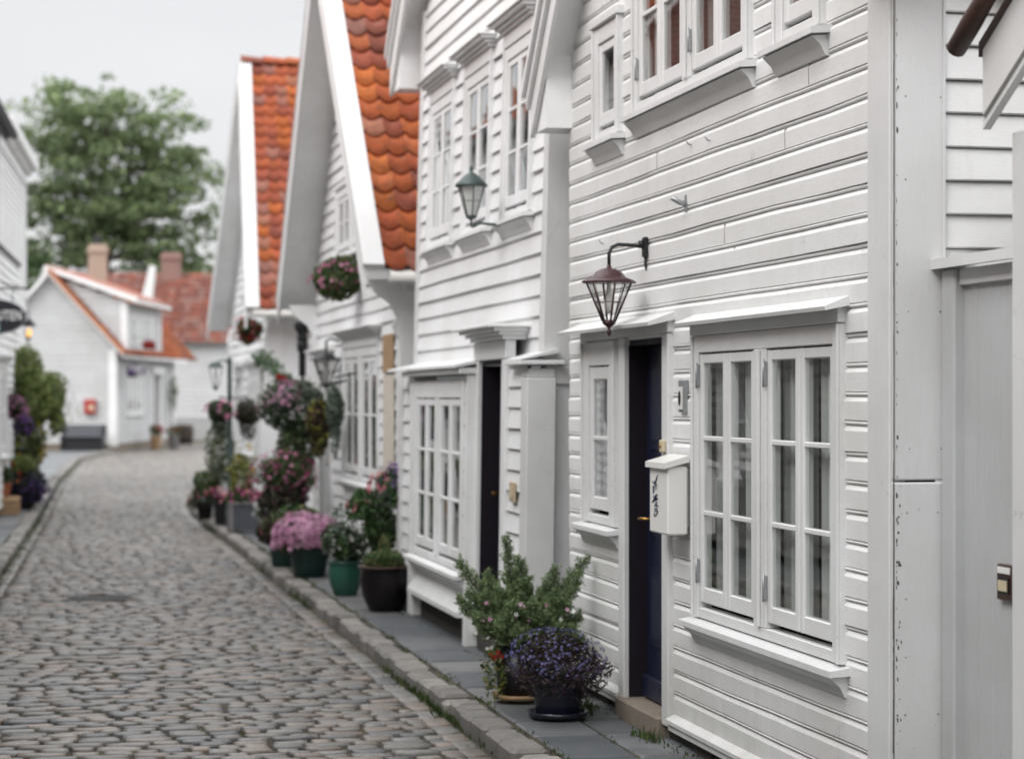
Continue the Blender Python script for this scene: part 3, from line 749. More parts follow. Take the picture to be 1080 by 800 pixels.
pieces('corner_board', M['trim'], h2, tu, [(Y0-.002, Y0+.12, -.2, .04, 1.98, 5.0), (Y1-.12, Y1+.002, -.2, .04, 2.05, 5.1), (Y0-.004, Y0+.14, -.2, .02, 1.86, 1.979)])
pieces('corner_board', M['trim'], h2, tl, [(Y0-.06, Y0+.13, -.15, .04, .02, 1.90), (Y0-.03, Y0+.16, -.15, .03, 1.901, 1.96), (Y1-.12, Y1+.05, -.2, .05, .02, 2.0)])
mb = MB(tl); mb.bbox(Y0-.08, Y0+.45, -.2, .09, 1.985, 2.012, .004); mb.prism([(-.16, 2.06), (.09, 2.013), (.09, 2.02), (-.16, 2.09)], lambda o, z: (Y0-.08, o, z), lambda o, z: (Y0+.45, o, z)); mb.bbox(Y0+.001, Y1, -.22, .004, 1.995, 2.029, .004); mb.build('ledge', M['trim_h'], h2)
gable_roof(h2, tu, g2['ya'], g2['yb'], g2['ze'], g2['rise'], .21, 6.2, boardh=.24, cap=False, seed=12)
rr_t.seed(31)
for k, w_ in enumerate(uw): window(h2, tu, *w_, 2, 3, casing=.09, head='cornice', curtain=.18, sashw=.045, room=.5)
# door
d0, d1, dz0, dz1 = dr2
mb = MB(tl); mb.bbox(d0, d1, -.14, -.11, dz0, dz1, .004)
for c, e_ in ((.25, .75), (.85, 1.2), (1.3, 1.75)): mb.bbox(d0+.1, d1-.1, -.11, -.10, dz0+c, dz0+e_, .006)
dr = mb.build('door', M['navy'], h2)
mb = MB(tl); mb.tube([(d1-.07, -.112, 1.1), (d1-.07, -.05, 1.1), (d1-.16, -.05, 1.1)], .010, 8); mb.build('handle', M['brass'], dr)
pieces('letter_tray', M['grey_metal'], dr, tl, [(d0+.02, d0+.11, -.10, -.03, zz, zz+.12) for zz in (.62, 1.22)], .005)
mb = MB(tl); mb.box(d1-.001, d1+.03, -.15, .02, dz0, dz1); mb.box(d0-.03, d0+.001, -.15, .02, dz0, dz1); mb.box(d0, d1, -.15, .015, dz1, dz1+.03); mb.build('door_jamb', M['navy_dark'], h2)
mb = MB(tl); mb.bbox(d0-.13, d0-.002, -.02, .05, .1, dz1+.03, .006); mb.bbox(d1+.002, d1+.13, -.02, .05, .1, dz1+.03, .006); mb.bbox(d0-.14, d1+.14, -.02, .055, dz1+.031, dz1+.16, .006)
for k, (a, b, oo, e_) in enumerate(((.161, .19, .08, .16), (.19, .215, .11, .19), (.215, .24, .15, .22), (.24, .262, .20, .26))): mb.bbox(d0-e_, d1+e_, -.1, oo, dz1+a, dz1+b, .004)
mb.build('door_casing', M['trim_h'], h2)
mb = MB(tl); mb.bbox(d0-.02, d1+.02, -.12, .03, -.02, .15, .012); mb.build('doorstep', M['foundation'], h2)
# protruding ground floor window box
by0, by1 = 14.88, 17.32
mb = MB(tb_)
window(h2, tb_, 14.96, 17.1, .52, 1.90, 2, 3, casing=.13, mull=.12, groups=2, head='none', curtain=.7, label='protruding ground floor window', sashw=.055)
mb = MB(tb_)
mb.bbox(by0, by0+.085, -.16, .035, -.0, 1.94, .006); mb.bbox(17.1, by1, -.16, .035, .0, 1.94, .006)
mb.bbox(by0+.085, 17.1, -.06, .0, .22, .50, .004)
mb.prism([(-.06, .20), (.075, .20), (.075, .235), (.0, .33), (-.06, .33)], lambda o, z: (by0+.085, o, z), lambda o, z: (17.1, o, z))
mb.bbox(by0-.02, by1+.02, -.2, .10, 1.941, 1.985, .005)
mb.prism([(-.25, 2.05), (.13, 1.986), (.13, 2.005), (-.25, 2.08)], lambda o, z: (by0-.03, o, z), lambda o, z: (by1+.6, o, z))
mb.m = 1
for k in range(9): mb.tube([(by0+.115-.03, .036, .45+.16*k), (by0+.115-.03, .04, .45+.16*k)], .012, 8)
mb.build('window_box', [M['trim_h'], M['grey_metal']], h2)
mb = MB(tl); mb.box(Y0+.02, Y1, -5, -.05, -.05, .2); mb.box(d1+.2, Y1-.15, -.06, .03, -.05, .21); mb.build('foundation', M['foundation'], h2)
t = thing('house_plate', (X2L, 13.62, 1.15), 'small tan plate on the clapboards between second dark door and corner', 'plate')
mb = MB(tl); mb.bbox(13.57, 13.72, .034, .05, 1.09, 1.22, .004); mb.build('plate', M['plate'], t)
mb = MB(tl); mb.bbox(13.605, 13.685, .05, .056, 1.12, 1.19, .003); mb.build('inset', M['cream'], t)
# lantern with grey green frame
lx2, ly2 = X2-.245, 14.62
t = lantern('wall_lantern', (lx2, ly2, 3.255), .098, .215, M['green_iron'], 'grey green six-sided lantern with frosted glass before the upper windows',
        [(lx2, ly2, 2.975), (lx2+.01, ly2-.005, 2.965), (lx2+.06, ly2-.02, 2.99), (X2+.02, ly2-.05, 2.97)], .010, 'lampglass', 6, post=1)
M['frost'] = plain('frosted glass', (.55, .56, .54), .4, 0, .05, 10, 0)
for c_ in t.children:
    if c_.name.startswith('lamp_glass'): c_.data.materials[0] = M['frost']

# ================================================================== THIRD HOUSE
X3 = 3.18; t3 = street_tf(X3, 0.0)
h3 = thing('gabled_house', (X3, 22.1, 0), 'third white house with a steep orange tiled gable roof and upper window', 'house')
g3 = dict(ya=18.60, yb=25.62, ze=2.92, rise=3.58); Y0, Y1 = 19.02, 25.25
w3 = (20.25, 22.70, .92, 2.28); w3u = (21.05, 23.25, 3.28, 4.02); d3 = (23.75, 24.65, .1, 2.05)
mb = MB(t3); boards(mb, lambda s, o, z: (s, o, z), Y0+.05, Y1-.08, .15, 6.3, [(a+.03, b-.03, c+.02, d-.03) for a, b, c, d in (w3, w3u)]+[(d3[0], d3[1], 0, 2.07)], PROF2, gable_clip(**g3), seed=15)
mb.box(Y0, Y0+.02, -6, -.02, 0, 2.85); mb.box(Y1-.02, Y1, -6, -.02, 0, 2.85); mb.build('wall', M['wall_far'], h3)
pieces('corner_board', M['trim_h'], h3, t3, [(Y0-.03, Y0+.16, -.2, .04, 0, 2.75), (Y1-.16, Y1+.03, -.2, .04, 0, 2.75)])
gable_roof(h3, t3, g3['ya'], g3['yb'], g3['ze'], g3['rise'], .42, 6.0, boardh=.2, seed=22, layers=False, e=.26, w=.19, fade=.12)
mb = MB(t3)
mb.tube([(g3['ya']-.02, .2, 2.84), (g3['ya']-.02, -5.8, 2.84)], .06, 10); mb.build('gutter', M['box_white'], h3)
for yy, zt in ((Y0-.02, 2.95), (Y1-.06, 2.92)):
    mb = MB(t3); mb.prism([(.0, 2.3), (.06, 2.32), (.10, 2.42), (.06, 2.5), (.12, 2.62), (.26, 2.72), (.34, 2.86), (0, 2.86)], lambda o, z: (yy, o, z), lambda o, z: (yy+.08, o, z))
    mb.build('eave_bracket', M['sash'], h3)
for k in range(6):
    mb = MB(t3); mb.bbox(19.32+k*.105, 19.32+k*.105+.10, .034, .042, .95, 1.98, .003); mb.build('bare_board', M['pale_wood'], h3)
mb = MB(t3); mb.bbox(19.35, 19.95, .03, .045, 2.0, 2.36, .005); mb.build('bare_board', M['wood'], h3)
rr_t.seed(41)
window(h3, t3, *w3, 2, 2, casing=.10, mull=.14, groups=2, head='cornice', curtain=.5, sashw=.055)
window(h3, t3, *w3u, 2, 2, casing=.10, mull=.14, groups=2, head='flat', curtain=.5, sashw=.055)
mb = MB(t3); d0, d1, dz0, dz1 = d3
mb.bbox(d0, d1, -.05, -.01, dz0, dz1, .004)
for c, e_ in ((.15, .8), (.9, 1.75)):
    for q in (0, 1): mb.bbox(d0+.1+q*.38, d0+.42+q*.38, -.01, .0, dz0+c, dz0+e_, .006)
dr = mb.build('door', M['sash'], h3)
mb = MB(t3); mb.tube([(d0+.08, -.01, 1.05), (d0+.08, .05, 1.05), (d0+.18, .05, 1.05)], .011, 8); mb.build('handle', M['brass'], dr)
mb = MB(t3); mb.bbox(d0-.14, d0-.002, -.02, .05, 0, dz1+.02, .006); mb.bbox(d1+.002, d1+.14, -.02, .05, 0, dz1+.02, .006); mb.bbox(d0-.16, d1+.16, -.02, .06, dz1+.021, dz1+.18, .006)
for a, b, oo, e_ in ((.181, .21, .09, .18), (.21, .24, .14, .21), (.24, .265, .19, .25)): mb.bbox(d0-e_, d1+e_, -.05, oo, dz1+a, dz1+b, .004)
mb.build('door_casing', M['trim_h'], h3)
mb = MB(t3); mb.box(Y0, Y1, -5, .01, -.05, .15); mb.build('foundation', M['foundation'], h3)
lantern('wall_lantern', (3.0, 23.0, 2.18), .15, .28, M['iron'], 'dark wall lantern beside the third house door under its cornice',
        [(3.0, 23.0, 2.27), (3.0, 23.0, 2.38), (3.05, 23.0, 2.41), (3.15, 23.0, 2.38)], .012)

# ================================================================== FOURTH HOUSE
X4 = 3.18; L4 = .056; t4 = lambda s, o, z: (X4-o+L4*(z-3.0), s, z)
h4 = thing('gabled_house', (X4, 33.5, 0), 'fourth white house, farthest on the right, with a tall red tiled gable', 'house')
g4 = dict(ya=30.05, yb=37.15, ze=3.02, rise=3.98); Y0, Y1 = 30.5, 36.75
w4 = (31.1, 32.9, .95, 2.1); w4u = (32.6, 34.4, 3.4, 4.4); d4 = (34.1, 35.0, .1, 2.05)
mb = MB(t4); boards(mb, lambda s, o, z: (s, o, z), Y0+.05, Y1-.08, .15, 6.8, [(a+.03, b-.03, c+.02, d-.03) for a, b, c, d in (w4, w4u)]+[(d4[0], d4[1], 0, 2.07)], PROF2, gable_clip(**g4), step=2, seed=25)
mb.box(Y0, Y0+.02, -6, -.02, 0, 2.95); mb.box(Y1-.02, Y1, -6, -.02, 0, 2.95); mb.build('wall', M['wall_far'], h4)
pieces('corner_board', M['trim_h'], h4, t4, [(Y0-.03, Y0+.16, -.2, .04, 0, 2.85), (Y1-.16, Y1+.03, -.2, .04, 0, 2.85)])
gable_roof(h4, t4, g4['ya'], g4['yb'], g4['ze'], g4['rise'], .385, 6.0, boardh=.2, seed=33, layers=False, e=.24, w=.18, tcols=[(.38, .10, .05), (.41, .11, .05), (.33, .09, .055), (.28, .085, .06), (.37, .105, .06), (.46, .13, .042)], fade=.22)
mb = MB(t4); mb.tube([(g4['ya']-.02, .3, 2.95), (g4['ya']-.02, -5.8, 2.95)], .06, 10); mb.build('gutter', M['box_white'], h4)
window(h4, t4, *w4, 2, 2, casing=.10, mull=.14, groups=2, head='cornice', curtain=.5)
window(h4, t4, *w4u, 2, 2, casing=.10, groups=1, head='flat', curtain=.5)
mb = MB(t4); d0, d1, dz0, dz1 = d4; mb.bbox(d0, d1, -.05, -.01, dz0, dz1, .004); mb.bbox(d0+.1, d1-.1, -.01, 0, .9, 1.9, .006); mb.bbox(d0+.1, d1-.1, -.01, 0, .25, .8, .006); dr = mb.build('door', M['sash'], h4)
mb = MB(t4); mb.tube([(d0+.08, -.01, 1.05), (d0+.08, .05, 1.05), (d0+.18, .05, 1.05)], .011, 8); mb.build('handle', M['brass'], dr)
mb = MB(t4); mb.bbox(d0-.14, d0-.002, -.02, .05, 0, dz1+.02, .006); mb.bbox(d1+.002, d1+.14, -.02, .05, 0, dz1+.02, .006); mb.bbox(d0-.16, d1+.16, -.02, .06, dz1+.021, dz1+.2, .006); mb.bbox(d0-.22, d1+.22, -.05, .19, dz1+.201, dz1+.25, .006); mb.build('door_casing', M['trim_h'], h4)
mb = MB(t4); mb.box(Y0, Y1, -5, .01, -.05, .15); mb.build('foundation', M['foundation'], h4)

# ================================================================== LEFT SIDE HOUSES
def left_house(root, x0, y0, dx, length, eave, rise, depth, seed, holes=(), wallmat='wall_far', roofmat='tile', brick=False):
    """facade runs from (x0,y0) along (dx,1); its street face looks to +X"""
    P = lambda s, o, z: (x0+dx*s+o, y0+s, z)
    mb = MB(); boards(mb, P, 0, length, .1, eave, [(a+.03, b-.03, c+.02, d-.03) for a, b, c, d in holes], PROF2, None, step=1.5, seed=seed)
    Pe = lambda s, o, z: (x0+dx*length-s, y0+length+o, z)
    Pn = lambda s, o, z: (x0-s, y0-o, z)
    def gclip(z):
        k = (z-eave)/rise
        if k <= 0: return (-1e9, 1e9)
        return (depth/2*k, depth-depth/2*k) if k < 1 else None
    for Pq in ((Pe, Pn) if not brick else (Pe,)): boards(mb, Pq, 0, depth, .1, eave+rise, [], PROF2, gclip, step=2, seed=seed+2)
    if brick:
        gb = MB(); gb.prism([(0, 0), (depth, 0), (depth, eave), (depth/2, eave+rise), (0, eave)], lambda u, z: Pn(u, 0, z), lambda u, z: Pn(u, -.05, z)); gb.build('gable_wall', M['brickwall'], root)
    mb.box(x0-depth-.02, x0-depth, y0, y0+length, 0, eave); mb.build('wall', M[wallmat], root)
    for s in (0, length):
        p = P(s, 0, 0); pieces('corner_board', M['trim_h'], root, None, [(p[0]-.16, p[0]+.05, p[1]-.05 if s == 0 else p[1]-.15, p[1]+.15 if s == 0 else p[1]+.05, 0, eave)])
    mb = MB(); t = .06; ov = .2
    for sg in (0, 1):
        a = (ov, eave-ov*2*rise/depth) if sg == 0 else (-depth-ov, eave-ov*2*rise/depth)
        mb.prism([a, (-depth/2, eave+rise), (-depth/2, eave+rise+t), (a[0], a[1]+t)], lambda u, z: (x0+u+dx*-.2, y0-.25, z), lambda u, z: (x0+u+dx*(length+.2), y0+length+.25, z))
    ro = mb.build('roof', M['gray_soffit'] if roofmat == 'tile' else M['dark_roof'], root)
    if roofmat == 'tile':
        for sg in (1, -1):
            tb = MB(); Of = np.array(P(-.25, ov, eave-ov*2*rise/depth+t)) if sg > 0 else np.array((x0-depth-ov-dx*.2, y0-.25, eave-ov*2*rise/depth+t))
            A = np.array((dx, 1, 0)); A /= np.linalg.norm(A); U = np.array((-sg*depth/2, 0, rise)); U /= np.linalg.norm(U); Nn = np.cross(A, U); Nn *= 1 if Nn[2] > 0 else -1
            L = sqrt((depth/2+ov)**2+(rise+ov*2*rise/depth)**2); pantiles(tb, Of, A, U, Nn, int((length+.5)/.27), int(L/.34), .27, L/int(L/.34), seed=seed); tb.build('roof_tiles', M['tile'], ro)
    return P
rr_t.seed(51)
hl = thing('shop_house', (-.9, 33, 0), 'tall white house on the left edge carrying the oval black sign', 'house')
lw = [(2.2, 3.6, .9, 2.2), (5.6, 7.0, .9, 2.2)]; lw2 = [(1.4, 2.6, 4.6, 5.8), (4.6, 5.8, 4.6, 5.8)]
P = left_house(hl, -1.29, 27.0, .052, 10.2, 6.4, 3.4, 6.5, 60, lw2, brick=True)
for a in lw2: window(hl, lambda s, o, z: P(s, o, z), *a, 2, 2, head='flat', curtain=.4)
Pj = lambda s, o, z: P(s, o+.34, z)
mb = MB(); boards(mb, Pj, 0, 10.3, .1, 3.98, [(a+.03, b-.03, c+.02, d-.03) for a, b, c, d in lw], PROF2, None, step=1.5, seed=61); boards(mb, lambda s, o, z: (P(10.3, .34, 0)[0]-s, P(10.3, 0, 0)[1]+o, z), 0, 3, .1, 3.98, [], PROF2, None, step=2, seed=62); mb.build('ground_storey', M['wall_far'], hl)
for a in lw: window(hl, Pj, *a, 2, 2, head='cornice', curtain=.4)
mb = MB(); mb.prism([(0, 3.99), (.40, 3.99), (.40, 4.04), (0, 4.14)], lambda o, z: P(-.1, o, z), lambda o, z: P(10.35, o, z)); mb.build('storey_band', M['dark_roof'], hl)
mb = MB(); mb.tube([P(-.3, .27, 6.24), P(10.4, .27, 6.24)], .075, 10); mb.prism([(.1, 6.16), (.2, 6.16), (.2, 6.42), (.1, 6.42)], lambda o, z: P(-.3, o, z), lambda o, z: P(10.4, o, z)); mb.build('gutter', M['dark_roof'], hl)
hl2 = thing('opposite_house', (-1.6, 20, 0), 'grey clapboard house with red roof, on the left side, reflected in the nearest windows', 'house')
lw = [(1.5, 3.0, .9, 2.2), (5, 6.5, .9, 2.2), (9, 10.4, .9, 2.2), (1.5, 3.0, 3.3, 4.6), (5, 6.5, 3.3, 4.6), (9, 10.4, 3.3, 4.6)]
P1 = left_house(hl2, -1.75, 13.0, .033, 13.8, 5.0, 3.8, 6.5, 70, lw, 'grey_paint')
for a in lw: window(hl2, lambda s, o, z: P1(s, o, z), *a, 2, 2, head='cornice', curtain=.4)
hl4 = thing('opposite_house', (-2.1, 6, 0), 'grey clapboard house just left of the photographer, across from the white gate', 'house')
lw = [(2, 3.5, .9, 2.2), (6, 7.5, .9, 2.2), (9.5, 11, .9, 2.2)]
P4 = left_house(hl4, -2.2, 0.0, .03, 12.4, 5.0, 3.6, 6.5, 75, lw, 'grey_paint')
for a in lw: window(hl4, lambda s, o, z: P4(s, o, z), *a, 2, 2, head='cornice', curtain=.4)
hl3 = thing('corniced_house', (-.7, 45, 0), 'tall white house with a moulded cornice just beyond the oval sign', 'house')
P2 = left_house(hl3, -.84, 41.0, .055, 8.0, 6.9, 1.6, 6.5, 80, [])
mb = MB()
for a, b, oo in ((6.5, 6.72, .06), (6.72, 6.84, .16), (6.84, 7.05, .30)):
    mb.prism([(0, 0), (1, 0), (1, 1), (0, 1)], lambda u, v: P2(-.1 if v == 0 else 8.0+oo, -.2 if u == 0 else oo, a), lambda u, v: P2(-.1 if v == 0 else 8.0+oo, -.2 if u == 0 else oo, b-.002))
    mb.prism([(0, 0), (1, 0), (1, 1), (0, 1)], lambda u, v: P2(7.9 if v == 0 else 8.0+oo, -1.5 if u == 0 else -.201, a), lambda u, v: P2(7.9 if v == 0 else 8.0+oo, -1.5 if u == 0 else -.201, b-.002))
mb.build('cornice', M['trim_h'], hl3)

# hanging sign
SY = 29.6; sx = -.62; k_ = 76.0
t = thing('hanging_sign', (sx, SY, 2.85), 'black oval hanging sign with white lettering PEUTEN at the left edge', 'sign')
mb = MB(); n = 48; sa, sb = .395, .225
ring = [(sx+sa*cos(2*pi*j/n), 2.86+sb*sin(2*pi*j/n)) for j in range(n)]
mb.prism(ring, lambda a, b: (a, SY-.015, b), lambda a, b: (a, SY+.015, b)); mb.build('board', M['signblack'], t)
mb = MB(); pts = [(sx+sa*cos(2*pi*j/n), SY, 2.86+sb*sin(2*pi*j/n)) for j in range(n+1)]; mb.tube(pts, .016, 6, cap=False); mb.build('rim', M['grey_metal'], t)
mb = MB(); mb.tube([(sx-.45, SY, 3.24), (sx+.47, SY, 3.24)], .014, 6)
for q in (-.22, .22): mb.tube([(sx+q, SY, 3.24), (sx+q, SY, 3.06)], .007, 5)
mb.tube([(sx-.45, SY, 3.5), (sx-.1, SY, 3.42), (sx+.15, SY, 3.30), (sx+.30, SY, 3.25)], .010, 6); mb.tube([(sx-.45, SY, 3.1), (sx-.45, SY, 3.55)], .014, 6)
mb.build('bracket', M['iron'], t)
cu = bpy.data.curves.new('lettering', 'FONT'); cu.body = 'PEUTEN'; cu.size = .18; cu.extrude = .003; cu.offset = .004; cu.align_x = 'RIGHT'; cu.space_character = 1.12
to = bpy.data.objects.new('lettering_tmp', cu); col.objects.link(to); to.scale = (.80, 1, 1)
to.location = (0, 0, 0); bpy.context.view_layer.update()
me = bpy.data.meshes.new_from_object(to.evaluated_get(bpy.context.evaluated_depsgraph_get())); bpy.data.objects.remove(to)
vs = np.array([v.co[:] for v in me.vertices]); mb = MB()
mb.v = [(sx+.345+v[0]*.66, SY-.019-v[2], 2.815+v[1]) for v in vs]; mb.c = [(1, 1, 1)]*len(mb.v)
for p_ in me.polygons: mb.F(*p_.vertices)
mb.build('lettering', M['signwhite'], t)
mb = MB(); mb.prism([(sx-.03, 2.66), (sx+.055, 2.67), (sx+.05, 2.77), (sx-.03, 2.76)], lambda a, b: (a, SY-.016, b), lambda a, b: (a, SY-.019, b)); mb.build('emblem', M['teal'], t)
t = thing('lit_lamp', (-.2, 36.5, 2.9), 'small glowing amber lamp on a wall bracket above the green climber', 'lamp')
px, py, pz = -.22, 36.3, 2.84
mb = MB(); mb.lathe([(.01, -.075), (.03, -.06), (.04, 0), (.03, .05), (.015, .07)], px, py, pz, 12); mb.build('lamp_glass', M['bulb'], t)
mb = MB(); mb.lathe([(.11, .10), (.12, .12), (.05, .2), (.01, .24)], px, py, pz, 12); mb.tube([(px, py, pz+.22), (px-.02, py, pz+.34), (px-.2, py, pz+.36), (px-.42, py, pz+.3)], .014, 6); mb.build('lamp_cap', M['iron'], t)
mb = MB(); mb.lathe([(.01, -.13), (.03, -.10), (.045, -.085), (.04, -.07)], px, py, pz, 10); mb.build('lamp_base', M['iron'], t)

# ================================================================== FAR HOUSES (set square to the far bend of the street)
def rot(l, d, z):   # lateral / depth measured along the bend's own axes
    return (l*cos(TH)+d*sin(TH), -l*sin(TH)+d*cos(TH), z)
def wpos(l, d, z): return rot(l, d, z)
hf = thing('cottage', wpos(-13.5, 76, 0), 'white cottage across the bend with dormer, tan chimney and bench', 'house')
fl = -13.40; fd = 72.0; FD = 9.6; hwid = 2.2; ev = 3.5; ri = 2.42
Pg = lambda s, o, z: rot(fl-s, fd-o, z)               # gable wall facing the camera, s to the left
Pf = lambda s, o, z: rot(fl+o+.045*s, fd+s, z)        # street facade, s going away
def gcl(z):
    k = (z-ev)/ri
    if k <= 0: return (-1e9, 1e9)
    return (hwid*k, 2*hwid-hwid*k) if k < 1 else None
mb = MB(); PF = [(0, .04), (.005, .05), (.18, .012), (.2, -.01), (.2, .04)]
boards(mb, Pg, 0, 2*hwid, .2, ev+ri, [], PF, gcl, step=5, seed=91)
fw = (1.6, 4.2, 1.15, 2.7); fdoor = (5.9, 7.1, .1, 2.5)
boards(mb, Pf, 0, FD, .2, ev, [(fw[0]+.05, fw[1]-.05, fw[2]+.05, fw[3]-.05), (fdoor[0], fdoor[1], 0, fdoor[3])], PF, None, step=5, seed=92)
mb.build('wall', M['wall_cottage'], hf)
window(hf, Pf, *fw, 2, 2, casing=.12, groups=2, mull=.2, head='cornice', curtain=.6, sashw=.07)
mb = MB(Pf); mb.bbox(fdoor[0], fdoor[1], -.15, -.1, .1, 2.5); mb.build('door', M['mid_wood'], hf)
mb = MB(Pf); mb.bbox(fdoor[0]-.25, fdoor[0], -.1, .07, 0, 2.6); mb.bbox(fdoor[1], fdoor[1]+.25, -.1, .07, 0, 2.6); mb.bbox(fdoor[0]-.3, fdoor[1]+.3, -.1, .15, 2.601, 2.85); mb.build('door_casing', M['trim_h'], hf)
pieces('corner_board', M['trim_h'], hf, Pf, [(-.06, .18, -.2, .06, .1, ev-.13), (FD-.2, FD+.06, -.2, .06, .1, ev-.13)], .01)
pieces('eave_board', M['trim_h'], hf, Pf, [(0, FD, -.1, .2, ev-.12, ev-.001)], .02)
mb = MB(); mb.tf = None
Pr = lambda u, d, z: rot(u, d, z)
mb.prism([(fl+.35, ev-.3), (fl-hwid, ev+ri+.1), (fl-hwid, ev+ri-.05), (fl+.35, ev-.42)], lambda a, b: Pr(a, fd-.3, b), lambda a, b: Pr(a+.55, fd+FD+.3, b))
mb.prism([(fl-2*hwid-.35, ev-.3), (fl-hwid, ev+ri+.1), (fl-hwid, ev+ri-.05), (fl-2*hwid-.35, ev-.42)], lambda a, b: Pr(a, fd-.3, b), lambda a, b: Pr(a+.55, fd+FD+.3, b))
ro = mb.build('roof', M['gray_soffit'], hf)
mb = MB(); mb.prism([(fl+.38, ev-.34), (fl-hwid, ev+ri+.06), (fl-hwid, ev+ri+.20), (fl+.38, ev-.20)], lambda a, b: rot(a, fd-.42, b), lambda a, b: rot(a, fd-.301, b)); mb.build('verge_tiles', M['verge'], ro)
mb = MB(); A = np.array(rot(0, 1, 0)); U0 = np.array((-(hwid+.35), 0, ri+.4)); LL = np.linalg.norm(U0); U = np.array(rot(U0[0]/LL, 0, U0[2]/LL)); Nn = np.cross(A, U); Nn *= 1 if Nn[2] > 0 else -1
A2 = np.array(rot(.045, 1, 0)); A2 /= np.linalg.norm(A2)
pantiles(mb, rot(fl+.38, fd-.34, ev-.28), A2, U, Nn, 46, 11, .27, LL/11, seed=95, fade=.2); mb.build('roof_tiles', M['tile'], ro)
# dormer with its own pitched roof running down to the right
dd0, dd1 = fd+.28, fd+6.2
mb = MB(); dl = fl+.30
Pd = lambda s, o, z: rot(fl-s, dd0-o, z)
boards(mb, Pd, -.30, 2.6, ev-.2, 6.6, [], PF, lambda z: (max(-.30, (z-5.02)/.36-.4), (z-ev+.25)/ri*hwid), step=5, seed=93)
Pdf = lambda s, o, z: rot(dl+o+.03*s, dd0+s, z)
boards(mb, Pdf, 0, dd1-dd0, ev-.1, 5.0, [(.85, dd1-dd0-.85, 3.6, 4.6)], PF, None, step=5, seed=94)
mb.build('dormer', M['wall_cottage'], hf)
mb = MB(); mb.prism([(dl+.42, 4.95), (dl-2.7, 6.07), (dl-2.7, 6.21), (dl+.42, 5.12)], lambda a, b: rot(a, dd0-.25, b), lambda a, b: rot(a+.15, dd1+.25, b)); mb.build('dormer_roof', M['gray_soffit'], hf)
mb = MB(); mb.prism([(dl+.44, 5.12), (dl-2.7, 6.25), (dl-2.7, 6.22), (dl+.44, 5.08)], lambda a, b: rot(a, dd0-.1, b), lambda a, b: rot(a+.15, dd1+.2, b)); mb.build('dormer_tiles', M['old_red'], hf)
pieces('corner_board', M['trim_h'], hf, Pdf, [(-.06, .2, -.15, .07, ev-.1, 4.95), (dd1-dd0-.2, dd1-dd0+.06, -.15, .07, ev-.1, 4.95)], .01)
window(hf, Pdf, .7, dd1-dd0-.7, 3.55, 4.65, 2, 2, casing=.1, groups=2, mull=.15, head='none', sill=False, curtain=.6)
mb = MB(); c = rot(fl-hwid+.65, fd+5, 0)
mb.bbox(c[0]-.33, c[0]+.33, c[1]-.3, c[1]+.3, 5.2, 7.25, .02); mb.bbox(c[0]-.38, c[0]+.38, c[1]-.35, c[1]+.35, 6.95, 7.1, .02); ch = mb.build('chimney', M['render'], ro)
mb = MB(); mb.lathe([(.13, 0), (.15, .03), (.11, .3), (.13, .34)], c[0], c[1], 7.25, 12); mb.build('chimney_pot', M['dark_roof'], ch)
mb = MB(Pf); mb.bbox(0, FD, -.5, .03, -.1, .2, .01); mb.tf = Pg; mb.bbox(0, 2*hwid, -.5, .03, -.1, .2, .01); mb.build('foundation', M['stone'], hf)

hr = thing('red_roof_house', wpos(-15, 96, 0), 'white house behind the cottage with broad red tiled roof and brick chimney', 'house')
rd = 93.0; rl0, rl1 = -20.2, -12.4
Pq = lambda s, o, z: rot(rl0+s, rd-o, z)
mb = MB(); boards(mb, Pq, 0, rl1-rl0, .9, 4.4, [], PF, None, step=5, seed=101); mb.prism([(0, 0), (.02, 0), (.02, 1), (0, 1)], lambda u, v: rot(rl1-u, rd+v*7, .9), lambda u, v: rot(rl1-u, rd+v*7, 4.4))
mb.prism([(0, 4.4), (7, 4.4), (3.5, 7.3)], lambda u, z: rot(rl1-.05, rd+u, z), lambda u, z: rot(rl1, rd+u, z)); mb.build('wall', M['wall_cottage'], hr)
mb = MB(); mb.prism([(rl0, -.1), (rl1+.1, -.1), (rl1+.1, .9), (rl0, .9)], lambda a, b: rot(a, rd-.08, b), lambda a, b: rot(a, rd+6.9, b)); mb.build('foundation', plain('pale rubble base', (.33, .33, .33), .9, 0, .3, 3, .5), hr)
mb = MB(); mb.prism([(-.3, 4.15), (3.5, 7.35), (7.3, 4.15), (7.3, 4.05), (3.5, 7.22), (-.3, 4.05)], lambda u, z: rot(rl0-.3, rd+u, z), lambda u, z: rot(rl1+.25, rd+u, z)); ro = mb.build('roof', M['gray_soffit'], hr)
mb = MB(); A = np.array(rot(1, 0, 0)); UU = np.array((0, 3.8, 3.2)); LL = np.linalg.norm(UU); UU /= LL; U = np.array(rot(0, UU[1], UU[2])); Nn = np.cross(A, U); Nn *= 1 if Nn[2] > 0 else -1
pantiles(mb, rot(rl0-.25, rd-.35, 4.13), A, U, Nn, 30, 14, .27, LL/14, [(.23, .085, .062), (.20, .078, .062), (.25, .09, .064), (.18, .078, .066)], seed=103, fade=.3); mb.build('roof_tiles', M['tile'], ro)
mb = MB(); c = rot(-15.4, rd+3.4, 0); mb.bbox(c[0]-.42, c[0]+.42, c[1]-.4, c[1]+.4, 6.4, 8.25, .02); mb.bbox(c[0]-.48, c[0]+.48, c[1]-.46, c[1]+.46, 7.95, 8.1, .02); mb.build('chimney', M['brickwall'], ro)
mb = MB(); mb.prism([(-.25, 6.0), (.2, 6.0), (.35, 7.4), (.1, 7.45)], lambda a, b: rot(-15.75+a, rd-.9, b), lambda a, b: rot(-15.75+a, rd-.6, b)); mb.build('white_finial', M['sash'], hr)

